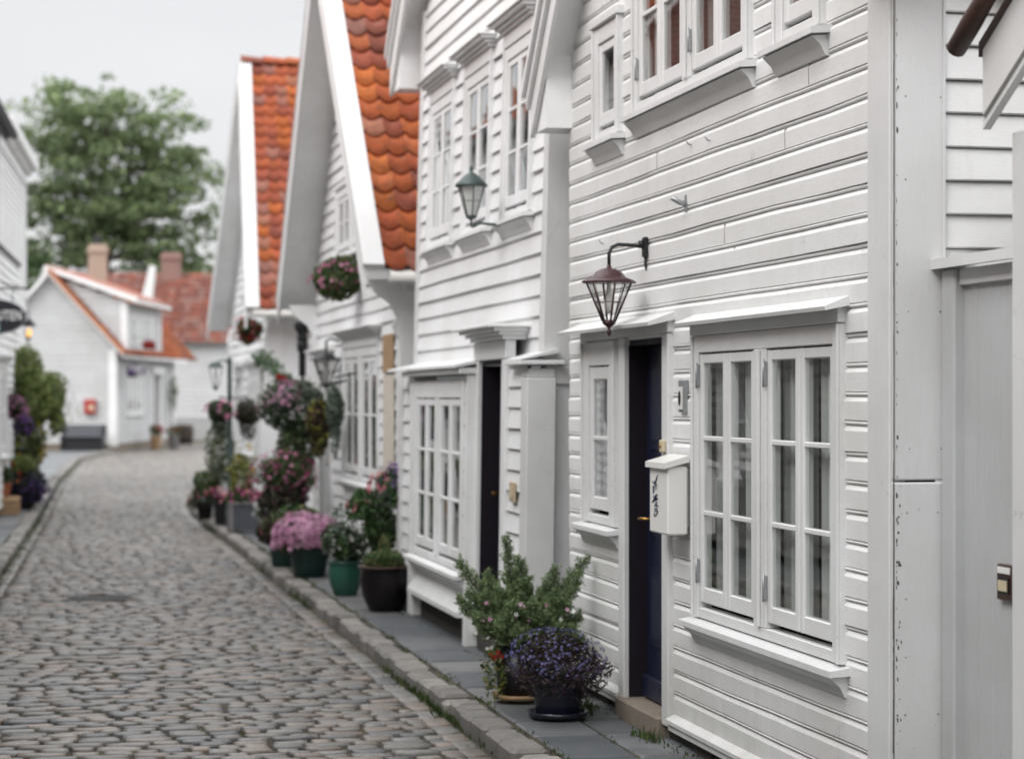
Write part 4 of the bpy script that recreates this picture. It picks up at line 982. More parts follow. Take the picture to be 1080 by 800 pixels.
# bench, red box
c = wpos(-14.1, 71.2, 0)
t = thing('garden_bench', c, 'dark grey slatted bench against the cottage gable', 'bench')
R = lambda a, b, z: rot(-14.3+a, 71.1+b, z)
mb = MB(R)
for k in range(4): mb.bbox(-.75, .75, -.28+k*.12, -.18+k*.12, .43, .47, .008)
mb.build('seat', M['grey_wood'], t)
mb = MB(R)
for k in range(4): mb.bbox(-.75, .75, .16+k*.018, .19+k*.018, .40+k*.115, .505+k*.115, .008)
mb.build('backrest', M['grey_wood'], t)
for a in (-.7, .62):
    mb = MB(R); mb.bbox(a, a+.08, -.27, -.2, -.1, .43); mb.bbox(a, a+.08, .17, .25, -.1, .85); mb.bbox(a, a+.08, -.2, .17, .3, .38); mb.bbox(a, a+.08, -.27, .2, .6, .64); mb.build('leg', M['iron'], t)
mb = MB(R); mb.bbox(-.68, .68, -.16, .155, -.1, .425); mb.build('storage_box', M['iron'], t)
c = wpos(-14.3, 71.9, 1.4)
t = thing('mailbox', c, 'red mailbox with pale front above the bench on the cottage gable', 'mailbox')
R = lambda a, b, z: rot(-14.22+a, 71.94+b, z)
mb = MB(R); mb.bbox(-.19, .19, -.14, 0, 1.20, 1.62, .02); mb.prism([(-.16, 1.60), (.02, 1.66), (.02, 1.69), (-.16, 1.63)], lambda a, b: (-.2, a, b), lambda a, b: (.2, a, b)); mb.build('body', M['red'], t)
mb = MB(R); mb.bbox(-.02, .14, -.15, -.141, 1.33, 1.5, .004); mb.build('front_plate', M['cream'], t)

# ================================================================== GROUND
def XL(y): return np.interp(y, [0, 8, 23, 34, 47, 64, 70, 84], [-1.3, -.95, -.44, -.07, .3, 1.05, 1.9, 4.2])
def XR(y): return np.interp(y, [0, 33.5, 37, 45, 60, 80, 100], [2.33, 2.33, 2.45, 3.3, 4.9, 7.4, 10])
mb = MB(); mb.poly([(-400, -60, -.16), (400, -60, -.16), (400, 700, -.16), (-400, 700, -.16)]); tag(mb.build('ground', M['earth']), kind='structure')
mb = MB(); ys = list(range(-12, 101, 2))
for a, b in zip(ys[:-1], ys[1:]): mb.poly([(XL(a)-.1, a, -.110), (XR(a)+.05, a, -.110), (XR(b)+.05, b, -.110), (XL(b)-.1, b, -.110)])
tag(mb.build('street', M['joint']), kind='structure')
# cobbles
mb = MB(); rn = random.Random(77)
SC = [(.105, .098, .090), (.12, .112, .104), (.088, .086, .086), (.135, .118, .104), (.115, .096, .082), (.145, .115, .098), (.075, .076, .080), (.12, .114, .110)]
def cobble(x0, x1, y0, y1, far=False):
    cc = SC[rn.randrange(len(SC))]; k = rn.uniform(.74, 1.16); k *= 1.2; cc = (cc[0]*k*.99, cc[1]*k, cc[2]*k*.97)
    zt = -.092+rn.uniform(-.007, .007); jx = lambda: rn.uniform(-.008, .008)
    sl = rn.uniform(-.022, .022); sx_ = rn.uniform(-.022, .022); cx, cy = (x0+x1)/2, (y0+y1)/2
    q = [(x0+jx(), y0+jx()), (cx, y0+jx()*.8), (x1+jx(), y0+jx()), (x1+jx()*.7, cy), (x1+jx(), y1+jx()), (cx, y1+jx()*.8), (x0+jx(), y1+jx()), (x0+jx()*.7, cy)]
    zz = lambda p: zt+(p[0]-cx)*sx_+(p[1]-cy)*sl
    sh = lambda p, f: (cx+(p[0]-cx)*f, cy+(p[1]-cy)*f)
    i = mb.V([(p[0], p[1], -.135) for p in q]+[(*sh(p, .995), zz(p)-.014) for p in q]+[(*sh(p, .945), zz(p)-.003) for p in q]+[(*sh(p, .6), zz(p)+.001+rn.uniform(-.002, .002)) for p in q]+[(cx, cy, zt+.003)], cc)
    for r in range(3):
        for j in range(8):
            mb.nsm.add(len(mb.f)); mb.F(i+r*8+j, i+r*8+(j+1) % 8, i+r*8+8+(j+1) % 8, i+r*8+8+j)
    for j in range(8): mb.nsm.add(len(mb.f)); mb.F(i+24+j, i+24+(j+1) % 8, i+32)
y = 4.0
while y < 86:
    rd_ = rn.uniform(.092, .138)
    if y > 45: rd_ *= 1.25
    bend = rn.uniform(-.02, .02)
    xa, xb = XL(y)+.16, XR(y)-.19
    x = xa+rn.uniform(-.04, .04)
    while x < xb-.05:
        w_ = min(rn.uniform(.12, .28)*(1.2 if y > 45 else 1), xb-x+.03)
        gx = rn.uniform(.009, .030); arch = .05*sin((x-xa)/(xb-xa)*pi)+bend*sin((x-xa)*1.9)
        if rn.random() < .15: gx = rn.uniform(.03, .05)
        yy0, yy1 = y+arch+rn.uniform(-.004, .006), y+rd_+arch-rn.uniform(.004, .013)
        if ((x+w_/2-.50)**2+(y+rd_/2-20.2)**2) > .16: cobble(x+gx/2, x+w_-gx/2, yy0, yy1)
        x += w_
    y += rd_
# running row of longer stones along each kerb
for fx, sgn in ((XR, -1), (XL, 1)):
    y = 4.0
    while y < 84:
        ln = rn.uniform(.20, .38); xx = fx(y)
        a, b = (xx-.185, xx-.045) if sgn < 0 else (xx+.03, xx+.15)
        cobble(a, b, y, y+ln-.015); y += ln
tag(mb.build('cobbles', M['cobble']), kind='structure')
t = thing('manhole_cover', (.50, 20.2, -.1), 'round dark iron cover set into the cobbles', 'cover')
mb = MB(); mb.lathe([(.31, -.03), (.31, .0), (.29, .003), (.285, -.002), (.001, -.002)], .50, 20.2, -.098, 28); mb.build('rim', M['iron'], t)
mb = MB()
for a in range(-4, 5):
    L = sqrt(max(0, .27**2-(a*.06)**2)); mb.box(.5-L, .5+L, 20.2+a*.06-.012, 20.2+a*.06+.012, -.099, -.093)
mb.build('ribs', M['iron'], t)
# kerbs
def kerb(fx, side, y0, y1, wdt, name):
    global rn
    mb = MB(); y = y0
    while y < y1:
        ln = rn.uniform(.16, .46); a = fx(y); b = fx(y+ln); jz = rn.uniform(-.016, .010)
        c_ = random.Random(int(y*100)); g = c_.uniform(.13, .24); cc = (g*1.06, g, g*.92)
        xa = a if side > 0 else a-wdt; xb = a+wdt if side > 0 else a
        jw = rn.uniform(-.026, .022)
        mb.bbox(xa+jw, xb+jw*.3, y+rn.uniform(.004, .018), y+ln-rn.uniform(.004, .014), -.16, -.004+jz, .02, cc); y += ln
    tag(mb.build(name, M['kerb'], smooth=False), kind='structure')
kerb(XR, 1, 3, 34, .18, 'kerb'); kerb(lambda y: XL(y)+.02, -1, 3, 76, .17, 'kerb')
# slate pavement on the right, flag pavement on the left
mb = MB(); y = 2.0
SL = [(.085, .092, .10), (.11, .115, .12), (.07, .077, .085), (.13, .13, .13), (.10, .105, .108)]
while y < 38:
    ln = rn.uniform(.45, .95); x0 = XR(y)+.20; parts_ = [(x0, 3.6)] if rn.random() < .65 else [(x0, x0+.36), (x0+.372, 3.6)]
    for a, b in parts_:
        cc = SL[rn.randrange(5)]; k = rn.uniform(.72, 1.22); zz = rn.uniform(-.010, .004)
        mb.bbox(a+rn.uniform(-.006, .006), b, y+.012, y+ln-.012, -.12, zz, .012, tuple(c*k for c in cc))
    y += ln
tag(mb.build('pavement', M['slate']), kind='structure')
mb = MB(); y = 3.0
while y < 72:
    ln = rn.uniform(.5, .9); x1 = XL(y)-.165
    cc = SL[rn.randrange(5)]; mb.bbox(x1-2.2, x1, y+.006, y+ln-.006, -.12, -.02+rn.uniform(-.006, .003), .008, tuple(c*1.2 for c in cc)); y += ln
tag(mb.build('pavement', M['slate']), kind='structure')
mb = MB(); mb.box(XR(8)+.15, 3.7, 2, 38, -.15, -.014); tag(mb.build('pavement_bed', M['joint']), kind='structure')
# grass and moss in the gutter
mb = MB(); GR = [(.045, .085, .020), (.065, .10, .028), (.09, .10, .035), (.035, .06, .018)]
pts = []; nr_ = []
def tuft(x, y, z, n, sp, h):
    for k in range(n):
        bx, by = x+rn.gauss(0, sp*.4), y+rn.gauss(0, sp); hh = h*rn.uniform(.4, 1.2); lx_, ly_ = rn.uniform(-.5, .5)*hh, rn.uniform(-.5, .5)*hh; w_ = .003+.003*rn.random()
        c = GR[rn.randrange(4)]; kk = rn.uniform(.6, 1.3); c = tuple(v*kk for v in c); an = rn.random()*pi; ca, sa_ = cos(an)*w_, sin(an)*w_
        i = mb.V([(bx-ca, by-sa_, z), (bx+ca, by+sa_, z), (bx+lx_*.5+ca*.7, by+ly_*.5+sa_*.7, z+hh*.7), (bx+lx_, by+ly_, z+hh*.95), (bx+lx_*.5-ca*.7, by+ly_*.5-sa_*.7, z+hh*.7)], c); mb.F(i, i+1, i+2, i+3, i+4)
y = 8.5
while y < 34:
    d_ = -.15+.7*sin(y*1.7)+.6*sin(y*.63+1); 
    if 12.0 < y < 14.6: d_ += 2.0
    n = int(max(0, d_)*rn.uniform(4, 15)); tuft(XR(y)-.02+rn.uniform(-.025, .015), y, -.125, n, .07, .055 if y < 12 else .075)
    if rn.random() < .35: tuft(XR(y)+.19, y, -.012, rn.randint(3, 9), .06, .025)
    if rn.random() < .5: tuft(rn.uniform(XL(y)+.2, XR(y)-.2), y, -.125, rn.randint(2, 5), .03, .035)
    y += .08
y = 12.0
while y < 70:
    tuft(XL(y)+.045, y, -.125, rn.randint(3, 16), .1, .07); y += .12
for k in range(120): tuft(rn.uniform(-.3, 2.2), rn.uniform(9, 17), -.118, 4, .03, .028)
for k in range(90): tuft(XR(9)+rn.choice((.19, .20, .56, .57)), rn.uniform(8.5, 17.5), -.013, rn.randint(4, 12), .05, .016)
for k in range(60): tuft(3.13+rn.uniform(-.03, .03), rn.choice((rn.uniform(8, 10.5), rn.uniform(11.6, 14), rn.uniform(14.9, 17.2)))-.0, -.006, rn.randint(3, 10), .05, .022)
for (x, y, n, h) in ((3.02, 11.6, 30, .05), (3.06, 10.75, 26, .05), (3.05, 11.85, 60, .05), (3.08, 10.62, 40, .06), (3.12, 9.8, 25, .04)): tuft(x, y, 0, n, .06, h)
tag(mb.build('grass', M['leaf']), 'grass and moss growing along the gutter and between stones', 'grass', kind='stuff')

# ================================================================== PLANTS
G = {'mid': [(0.051, 0.109, 0.032), (0.072, 0.138, 0.043), (0.041, 0.080, 0.029)], 'olive': [(0.109, 0.123, 0.043), (0.080, 0.102, 0.036), (0.145, 0.152, 0.065)],
     'grey': [(0.123, 0.160, 0.123), (0.174, 0.210, 0.167), (0.087, 0.123, 0.094)], 'dark': [(0.026, 0.043, 0.020), (0.038, 0.061, 0.026), (0.043, 0.041, 0.029)],
     'yellow': [(0.217, 0.217, 0.043), (0.145, 0.174, 0.043), (0.275, 0.232, 0.043)], 'plum': [(0.065, 0.026, 0.036), (0.043, 0.022, 0.026), (0.051, 0.058, 0.029)],
     'juniper': [(.20, .27, .13), (.16, .23, .11), (.27, .33, .16), (.11, .17, .08)]}
FL = {'pink': [(.62, .25, .38), (.70, .36, .48), (.52, .17, .31)], 'mauve': [(.62, .34, .49), (.68, .42, .55), (.54, .26, .41)], 'red': [(.40, .025, .02), (.32, .02, .02)], 'coral': [(.68, .26, .28), (.72, .32, .33)], 'white': [(.70, .70, .67), (.62, .62, .60)],
      'blue': [(.17, .165, .34), (.21, .20, .42), (.12, .10, .24)], 'purple': [(.13, .06, .22), (.17, .085, .27)], 'navy': [(.035, .03, .09), (.05, .04, .12)], 'yellow': [(.60, .38, .03), (.55, .42, .05)], 'magenta': [(.33, .05, .16), (.38, .07, .19)], 'orange': [(.6, .20, .04)]}
def blob_pts(c, r, n, shell=.45, flat=1.0, lumps=7, seed=0):
    """points through an uneven ellipsoid, thicker near its surface; also outward directions"""
    if 16 < c[1] < 60: n = int(n*1.9)
    g = np.random.default_rng(seed); d = g.normal(size=(n, 3)); d /= np.linalg.norm(d, axis=1)[:, None]
    L = g.normal(size=(lumps, 3)); L /= np.linalg.norm(L, axis=1)[:, None]; amp = g.uniform(-.42, .42, lumps)
    rad = 1+np.sum(amp*np.clip(d@L.T-.55, 0, 1)*2.0, axis=1)
    t = g.random(n)**(1/3.); t = shell+(1-shell)*t
    p = d*(rad*t)[:, None]*np.array(r); return np.array(c)+p, d
def flower(mb, p, n, R, cc, petals=5):
    n = np.asarray(n, float)+rng.normal(size=3)*.35; n /= np.linalg.norm(n)+1e-9
    a = np.cross(n, (0.3, .5, .8)); a /= np.linalg.norm(a)+1e-9; b = np.cross(n, a); p = np.asarray(p); ph = rn.random()*6
    k = rn.uniform(.75, 1.2); cc = tuple(min(.8, v*k) for v in cc)
    for q in range(petals):
        t0 = ph+2*pi*q/petals; e = lambda t, r, h: tuple(p+(a*cos(t)+b*sin(t))*r+n*h)
        i = mb.V([e(t0, .0, 0), e(t0-.5*pi*1.5/petals, R*.75, R*.18), e(t0, R, R*.10), e(t0+.5*pi*1.5/petals, R*.75, R*.18)], cc); mb.F(i, i+1, i+2, i+3)
def mass(root, c, r, n, leaf, cols, name='foliage', seed=0, shell=.4, aspect=.5, jit=.9):
    mb = MB(); p, d = blob_pts(c, r, n, shell, seed=seed); mb.leaves(p, leaf, cols, aspect, d, jit); return mb
def flowers_on(c, r, n, R, cols, seed=0, petals=5, upper=-.4, mb=None, lumps=7, out=1.04):
    mb = mb or MB(); p, d = blob_pts(c, r, n*3, .97, seed=seed)
    k = 0
    for q, dd in zip(p, d):
        if dd[2] < upper: continue
        q = np.array(c)+(q-np.array(c))*out
        flower(mb, q, dd, R*rn.uniform(.75, 1.2), cols[rn.randrange(len(cols))], petals); k += 1
        if k >= n: break
    return mb
def pot(root, x, y, z, R, h, mat, style='taper', saucer=False, soil=True):
    mb = MB()
    if style == 'taper': pr = [(R*.70, 0), (R*.73, .01), (R*.93, h*.84), (R*.94, h*.86), (R*1.02, h*.87), (R*1.03, h*.99), (R*.98, h), (R*.9, h*.985), (R*.86, h*.85)]
    elif style == 'round': pr = [(R*.62, 0), (R*.68, .012), (R*.92, h*.35), (R*1.0, h*.68), (R*.95, h*.87), (R*.98, h*.93), (R*1.08, h*.965), (R*1.08, h), (R*.93, h*.985), (R*.88, h*.85)]
    else: pr = [(R*.8, 0), (R, h), (R*.9, h*.97), (R*.88, h*.85)]
    mb.lathe(pr, x, y, z, 32); p = mb.build('pot', mat, root)
    if soil:
        mb = MB(); mb.lathe([(R*.89, h*.86), (R*.5, h*.885), (.001, h*.9)], x, y, z, 16); mb.build('soil', M['soil'], root)
    if saucer:
        mb = MB(); mb.lathe([(R*.75, 0), (R*.98, .004), (R*1.03, .03), (R*.99, .03), (R*.93, .01), (.002, .008)], x, y, z-.001, 28); mb.build('saucer', mat if saucer is True else saucer, root)
    return p

# --- lobelia bowl right beside the nearest door
x, y = 2.79, 11.50
t = thing('potted_lobelia', (x, y, 0), 'navy pot overflowing with small blue flowers beside the nearest door', 'potted plant')
pot(t, x, y, .012, .165, .27, M['navy_pot'], 'taper', True)
c, r = (x, y, .325), (.265, .265, .15)
mb = MB(); p, d = blob_pts(c, r, 5200, .35, seed=3); mb.leaves(p, .022, [(.040, .020, .026), (.030, .024, .022), (.034, .040, .022), (.05, .028, .036)], .4, d, 1.0)
p, d = blob_pts((x, y, .265), (.275, .275, .16), 1500, .6, seed=4); k = p[:, 2] < .30; mb.leaves(p[k], .03, [(.05, .025, .035), (.04, .035, .03)], .35, None); mb.build('foliage', M['leaf'], t)
mb = flowers_on(c, (.268, .268, .153), 420, .0095, FL['blue'], seed=5, petals=4, upper=-.6, out=1.03); mb.build('flowers', M['petal'], t)

# --- juniper in a black pot
x, y = 2.74, 12.22
t = thing('potted_juniper', (x, y, 0), 'spreading green juniper bush in a tall black pot behind the blue flowers', 'potted plant')
pot(t, x, y, .015, .165, .34, M['black_pot'], 'plain', M['wood'])
st = MB(); nd = MB(); rj = np.random.default_rng(12); base = np.array((x, y, .30))
tips = []
# main sprays: (lateral right, depth, up) in metres relative to the pot
main = [(-.36, .05, .50), (-.30, -.08, .33), (-.20, .10, .42), (-.12, -.10, .35), (-.05, .1, .42), (.04, -.05, .40), (.0, .05, .50), (-.09, .0, .64), (.20, -.03, .46), (.38, .05, .52), (.34, -.05, .42), (.24, -.10, .30), (-.24, -.15, .20), (-.36, .0, .28), (.34, .02, .18), (.30, -.12, .12), (0, -.18, .25), (.12, -.18, .22), (-.12, .16, .25), (.16, .16, .35), (.36, .02, .05), (-.02, .2, .36), (-.12, -.2, .14), (.2, .1, .2)]
for k in range(30):
    an = rj.random()*2*pi; r_ = .30*sqrt(rj.random()); main.append((r_*cos(an), r_*sin(an)*.8, .10+.30*rj.random()*(1-.3*r_/.3)))
for a, b, u_ in main:
    e = base+np.array((a*cos(TH)+b*sin(TH), -a*sin(TH)+b*cos(TH), u_)); mid = base*.45+e*.55+np.array((0, 0, -.02+.03*rj.random()))
    path = [base+np.array((0, 0, 0)), base*.75+mid*.25+np.array((0, 0, .03)), mid, e]
    st.tube(path, [.012, .009, .006, .002], 5)
    n = 66
    for k in range(n):
        f = .30+.72*(k/n); f = min(f, 1)
        pp = (1-f)**2*base+2*f*(1-f)*mid+f*f*e
        dr_ = (e-mid); dr_ /= np.linalg.norm(dr_); off = rj.normal(size=3); off -= off@dr_*dr_; off /= np.linalg.norm(off)
        ln = (.105*(1-f)+.04)*(.6+.8*rj.random()); dd = dr_*.75+off*.75+np.array((0, 0, .12)); dd /= np.linalg.norm(dd)
        m = int(16+ln*420); tt = rj.random(m)[:, None]; P_ = pp+dd*ln*tt+rj.normal(size=(m, 3))*.0115*(1.3-tt)
        nm = rj.normal(size=(m, 3)); u = dd+rj.normal(size=(m, 3))*.5; u /= np.linalg.norm(u, axis=1)[:, None]; w_ = np.cross(u, nm); w_ /= np.linalg.norm(w_, axis=1)[:, None]
        L_ = .0115*(.6+.8*rj.random((m, 1))); u = u*L_; w_ = w_*.0032
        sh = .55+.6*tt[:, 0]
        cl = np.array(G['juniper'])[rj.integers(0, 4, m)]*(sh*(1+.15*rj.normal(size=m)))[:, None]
        Qv = np.stack([P_-u*.4, P_-w_, P_+u, P_+w_], 1).reshape(-1, 3); i = len(nd.v); nd.v.extend(map(tuple, Qv)); nd.anycol = True
        for q in range(m): nd.c.extend([tuple(np.clip(cl[q], .004, 1))]*4); nd.F(i+4*q, i+4*q+1, i+4*q+2, i+4*q+3)
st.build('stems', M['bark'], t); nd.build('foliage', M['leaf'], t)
mb = MB()
for k in range(18):
    a = rn.uniform(-.28, .28); b = rn.uniform(-.28, -.12); p_ = base+np.array((a*cos(TH)+b*sin(TH), -a*sin(TH)+b*cos(TH), rn.uniform(.02, .30)))
    flower(mb, p_, (-.2, -1, .4), rn.uniform(.010, .016), rn.choice(FL['white']+FL['white']+FL['mauve']), 5)
for k in range(4): flower(mb, base+np.array((-.20+.02*k, -.12, -.02+rn.uniform(-.03, .02))), (-.2, -1, .4), .018, FL['red'][0], 5)
mb.build('flowers', M['petal'], t)
mb = MB(); p, d = blob_pts((x-.17, y-.08, .20), (.08, .08, .17), 420, .2, seed=8); mb.leaves(p, .03, G['yellow']+G['mid']+G['olive'], .4, None); mb.build('trailing_plant', M['leaf'], t)

def gp(xp, yp, z=0):        # paving point that shows at picture position (1080 wide)
    f_ = 2250.; dep = f_*(EYE-z)/(yp-418); r_ = (xp-540)/f_*dep
    return dep*sin(TH)+r_*cos(TH), dep*cos(TH)-r_*sin(TH)
def rel(x, y, a, b=0.0):    # step a to the right / b away, as seen down the street
    return x+a*cos(TH)+b*sin(TH), y-a*sin(TH)+b*cos(TH)

# --- group further along
x, y = 2.80, 17.65
t = thing('potted_plant', (x, y, 0), 'big dark brown glazed pot with low green leaves, nearest of the pots along the wall', 'potted plant')
pot(t, x, y, 0, .215, .365, M['brown_pot'], 'round')
mb = MB(); mb.lathe([(.233, .358), (.236, .364), (.229, .369), (.20, .366)], x, y, 0, 32); mb.build('rim', M['old_tile'], t)
p, d = blob_pts((x-.01, y, .40), (.17, .17, .10), 700, .3, seed=21); mb = MB(); mb.leaves(p, .035, G['olive']+G['mid'], .45, d); p, d = blob_pts((x-.02, y, .5), (.05, .05, .16), 90, .2, seed=22); mb.leaves(p, .03, G['olive'], .4, None); mb.build('foliage', M['leaf'], t)
x, y = 2.88, 18.35
t = thing('tall_potted_plant', (x, y, 0), 'tall bushy plant with coral and purple blooms standing behind the brown pot', 'potted plant')
pot(t, x, y, 0, .16, .42, M['black_pot'], 'taper')
mb = MB(); mb.tube([(x, y, .4), (x+.03, y, .8)], .012, 5); mb.tube([(x, y, .4), (x-.08, y, .75)], .01, 5); mb.build('stems', M['bark'], t)
mb = MB()
for c, r, n, cl in (((x-.02, y, .62), (.17, .17, .22), 900, G['dark']+G['mid']), ((x+.10, y, .98), (.17, .15, .18), 600, G['mid']+G['grey']), ((x-.17, y, .84), (.15, .14, .14), 350, G['mid'])):
    p, d = blob_pts(c, r, n, .2, seed=n); mb.leaves(p, .038, cl, .5, d)
mb.build('foliage', M['leaf'], t)
mb = MB(); flowers_on((x-.03, y-.05, 1.00), (.10, .08, .11), 42, .028, FL['coral'], 1, mb=mb); flowers_on((x-.17, y-.02, .83), (.16, .1, .07), 26, .022, FL['coral'], 2, mb=mb)
flowers_on((x+.13, y-.02, 1.01), (.15, .14, .16), 150, .020, FL['purple'], 3, mb=mb, upper=-.6); flowers_on((x+.16, y-.02, 1.2), (.14, .1, .12), 26, .014, FL['purple'], 4, mb=mb); mb.build('flowers', M['petal'], t)
x, y = 2.65, 19.0
t = thing('potted_plant', (x, y, 0), 'glossy mid green glazed pot of white flowers beside the brown pot', 'potted plant')
pot(t, x, y, 0, .155, .31, M['green_pot'], 'round')
c = (x+.01, y, .45); mb = MB(); p, d = blob_pts(c, (.19, .19, .17), 1000, .2, seed=31); mb.leaves(p, .04, G['mid']+G['grey']+G['dark'], .5, d); p, d = blob_pts((x+.0, y, .68), (.15, .1, .14), 120, .2, seed=32); mb.leaves(p, .035, G['grey'], .35, None); mb.build('foliage', M['leaf'], t)
mb = flowers_on(c, (.19, .19, .18), 46, .024, FL['white'], 6); mb.build('flowers', M['petal'], t)
x, y = 2.585, 21.1
t = thing('potted_flowers', (x, y, 0), 'dark green tub brimming with a dome of pink mauve flowers', 'potted plant')
pot(t, x, y, 0, .215, .30, M['dgreen_pot'], 'taper')
c = (x, y, .42); mb = MB(); p, d = blob_pts(c, (.33, .33, .21), 1400, .3, seed=41); mb.leaves(p, .045, G['mid']+G['olive'], .5, d); mb.build('foliage', M['leaf'], t)
mb = flowers_on(c, (.345, .345, .225), 620, .036, FL['mauve'], 7, upper=-.5); mb.build('flowers', M['petal'], t)
x, y = 2.47, 22.5
t = thing('potted_plant', (x, y, 0), 'blackish pot with drooping plum leaves behind the pink dome', 'potted plant')
pot(t, x, y, 0, .15, .28, M['dgreen_pot'], 'taper')
c = (x-.08, y, .36); mb = MB(); p, d = blob_pts(c, (.2, .18, .17), 700, .2, seed=51); mb.leaves(p, .04, G['plum']+G['plum']+G['olive'], .45, d); mb.build('foliage', M['leaf'], t)
mb = flowers_on(c, (.2, .18, .17), 14, .022, FL['magenta'], 8); mb.build('flowers', M['petal'], t)
x, y = 2.64, 23.5
t = thing('potted_bush', (x, y, 0), 'loose plum dark bush dotted with magenta flowers in a black tub', 'potted plant')
pot(t, x, y, 0, .2, .35, M['black_pot'], 'taper')
mb = MB()
for c, r, n, cl in (((x-.02, y, .62), (.30, .28, .28), 1500, G['plum']+G['dark']), ((x-.05, y, .92), (.36, .3, .26), 900, G['olive']+G['mid']+G['plum'])):
    p, d = blob_pts(c, r, n, .15, seed=n); mb.leaves(p, .045, cl, .4, d)
mb.build('foliage', M['leaf'], t)
mb = MB(); flowers_on((x-.05, y, .85), (.38, .33, .34), 170, .028, FL['magenta']+FL['pink'], 9, mb=mb, upper=-.8); mb.build('flowers', M['petal'], t)
x, y = 2.80, 24.1
t = thing('flower_standard', (x, y, 0), 'tall stand crowned by a pink and white flowering shrub with trailing stems', 'potted plant')
pot(t, x, y, 0, .17, .35, M['black_pot'], 'taper')
mb = MB(); mb.tube([(x, y, .3), (x+.01, y, 1.0), (x, y, 1.5)], [.03, .025, .02], 7); mb.build('stems', M['bark'], t)
c = (x-.03, y, 1.66); mb = MB()
for cc, r, n, cl in ((c, (.37, .3, .33), 1700, G['mid']+G['grey']+G['dark']), ((x, y, 1.18), (.22, .2, .36), 1000, G['dark']+G['olive']+G['mid']), ((x+.06, y, .8), (.16, .15, .2), 350, G['olive'])):
    p, d = blob_pts(cc, r, n, .2, seed=n+1); mb.leaves(p, .045, cl, .45, d)
mb.build('foliage', M['leaf'], t)
mb = MB(); flowers_on((x-.14, y-.03, 1.72), (.25, .2, .24), 170, .03, FL['pink'][1:2]+FL['mauve'], 11, mb=mb); flowers_on((x+.08, y, 1.66), (.28, .2, .28), 210, .022, FL['white'], 12, mb=mb, upper=-.7); flowers_on((x-.19, y-.1, 1.98), (.05, .05, .04), 12, .03, FL['red'], 13, mb=mb); flowers_on((x+.10, y-.1, 1.96), (.07, .05, .04), 12, .03, FL['white'], 14, mb=mb); mb.build('flowers', M['petal'], t)
# iron post
x, y = 3.02, 25.35
t = thing('iron_post', (x, y, 0), 'black iron post with a flared bowl top among the flowers', 'post')
mb = MB(); mb.lathe([(.09, 0), (.09, .12), (.055, .16), (.045, .3), (.043, 2.3), (.065, 2.34), (.068, 2.42), (.055, 2.44)], x, y, 0, 16); mb.build('shaft', M['iron'], t)
mb = MB(); mb.lathe([(.055, 2.44), (.07, 2.47), (.055, 2.50), (.06, 2.53), (.095, 2.59), (.10, 2.63), (.09, 2.66), (.03, 2.67)], x, y, 0, 16); mb.build('bowl_top', M['iron'], t)
# hanging baskets on the third house
def basket(name, x, y, z, r, label, leafc, flc, nl, nf, fr=.024, drop=0, seed=1, rack=None, hang=None, leaf=.04, group=None):
    t = thing(name, (x, y, z), label, 'hanging basket', group)
    mb = MB(); mb.lathe([(.02, -r[2]*.75), (r[0]*.45, -r[2]*.6), (r[0]*.66, -.02), (r[0]*.68, 0), (r[0]*.6, 0)], x, y, z, 16); mb.build('basket', M['soil'], t)
    mb = MB(); p, d = blob_pts((x, y, z), r, nl, .25, seed=seed); mb.leaves(p, leaf, leafc, .5, d)
    if drop: p, d = blob_pts((x, y, z-drop*.6), (r[0]*.62, r[1]*.62, drop), int(nl*.8), .2, seed=seed+1); mb.leaves(p, leaf*.8, leafc, .4, None)
    mb.build('foliage', M['leaf'], t)
    if nf: mb = flowers_on((x, y, z), r, nf, fr, flc, seed+2, upper=-.8); mb.build('flowers', M['petal'], t)
    if hang:
        mb = MB(); mb.tube([(x, y, z+r[2]*.2), hang[0]], .006, 5) if hang[0] else None; mb.tube(hang, .012, 6) if len(hang) > 1 else None; mb.build('bracket', M['iron'], t)
    return t
basket('hanging_basket', 2.92, 21.55, 2.97, (.26, .24, .20), 'rounded green basket with pink flowers under the gable window of the third house', G['mid']+G['olive'], FL['pink'], 1300, 75, .032, 0, 61, hang=[(2.92, 21.55, 3.2), (3.16, 21.55, 3.2)])
basket('hanging_basket', 2.95, 21.9, 1.68, (.10, .10, .26), 'long silvery trailing plant hanging before the third house window', G['grey'], FL['white'], 900, 0, .02, .33, 64, hang=[(2.95, 21.9, 1.98), (3.15, 21.9, 2.02)], leaf=.028)
basket('hanging_basket', 2.86, 22.45, 1.50, (.15, .14, .22), 'dark plum and lime basket with trailing leaves left of the silvery plant', G['plum']+G['plum']+G['yellow'], FL['pink'], 900, 6, .03, .25, 67, hang=[(2.86, 22.45, 1.9), (3.15, 22.45, 1.95)])
basket('hanging_basket', 2.88, 30.7, 2.73, (.20, .2, .17), 'basket of red geraniums high on the fourth house', G['dark']+G['olive']+G['mid'], FL['red']+FL['coral'][:1], 700, 90, .035, .14, 71, hang=[(2.88, 30.7, 3.0), (3.16, 30.7, 2.95)])
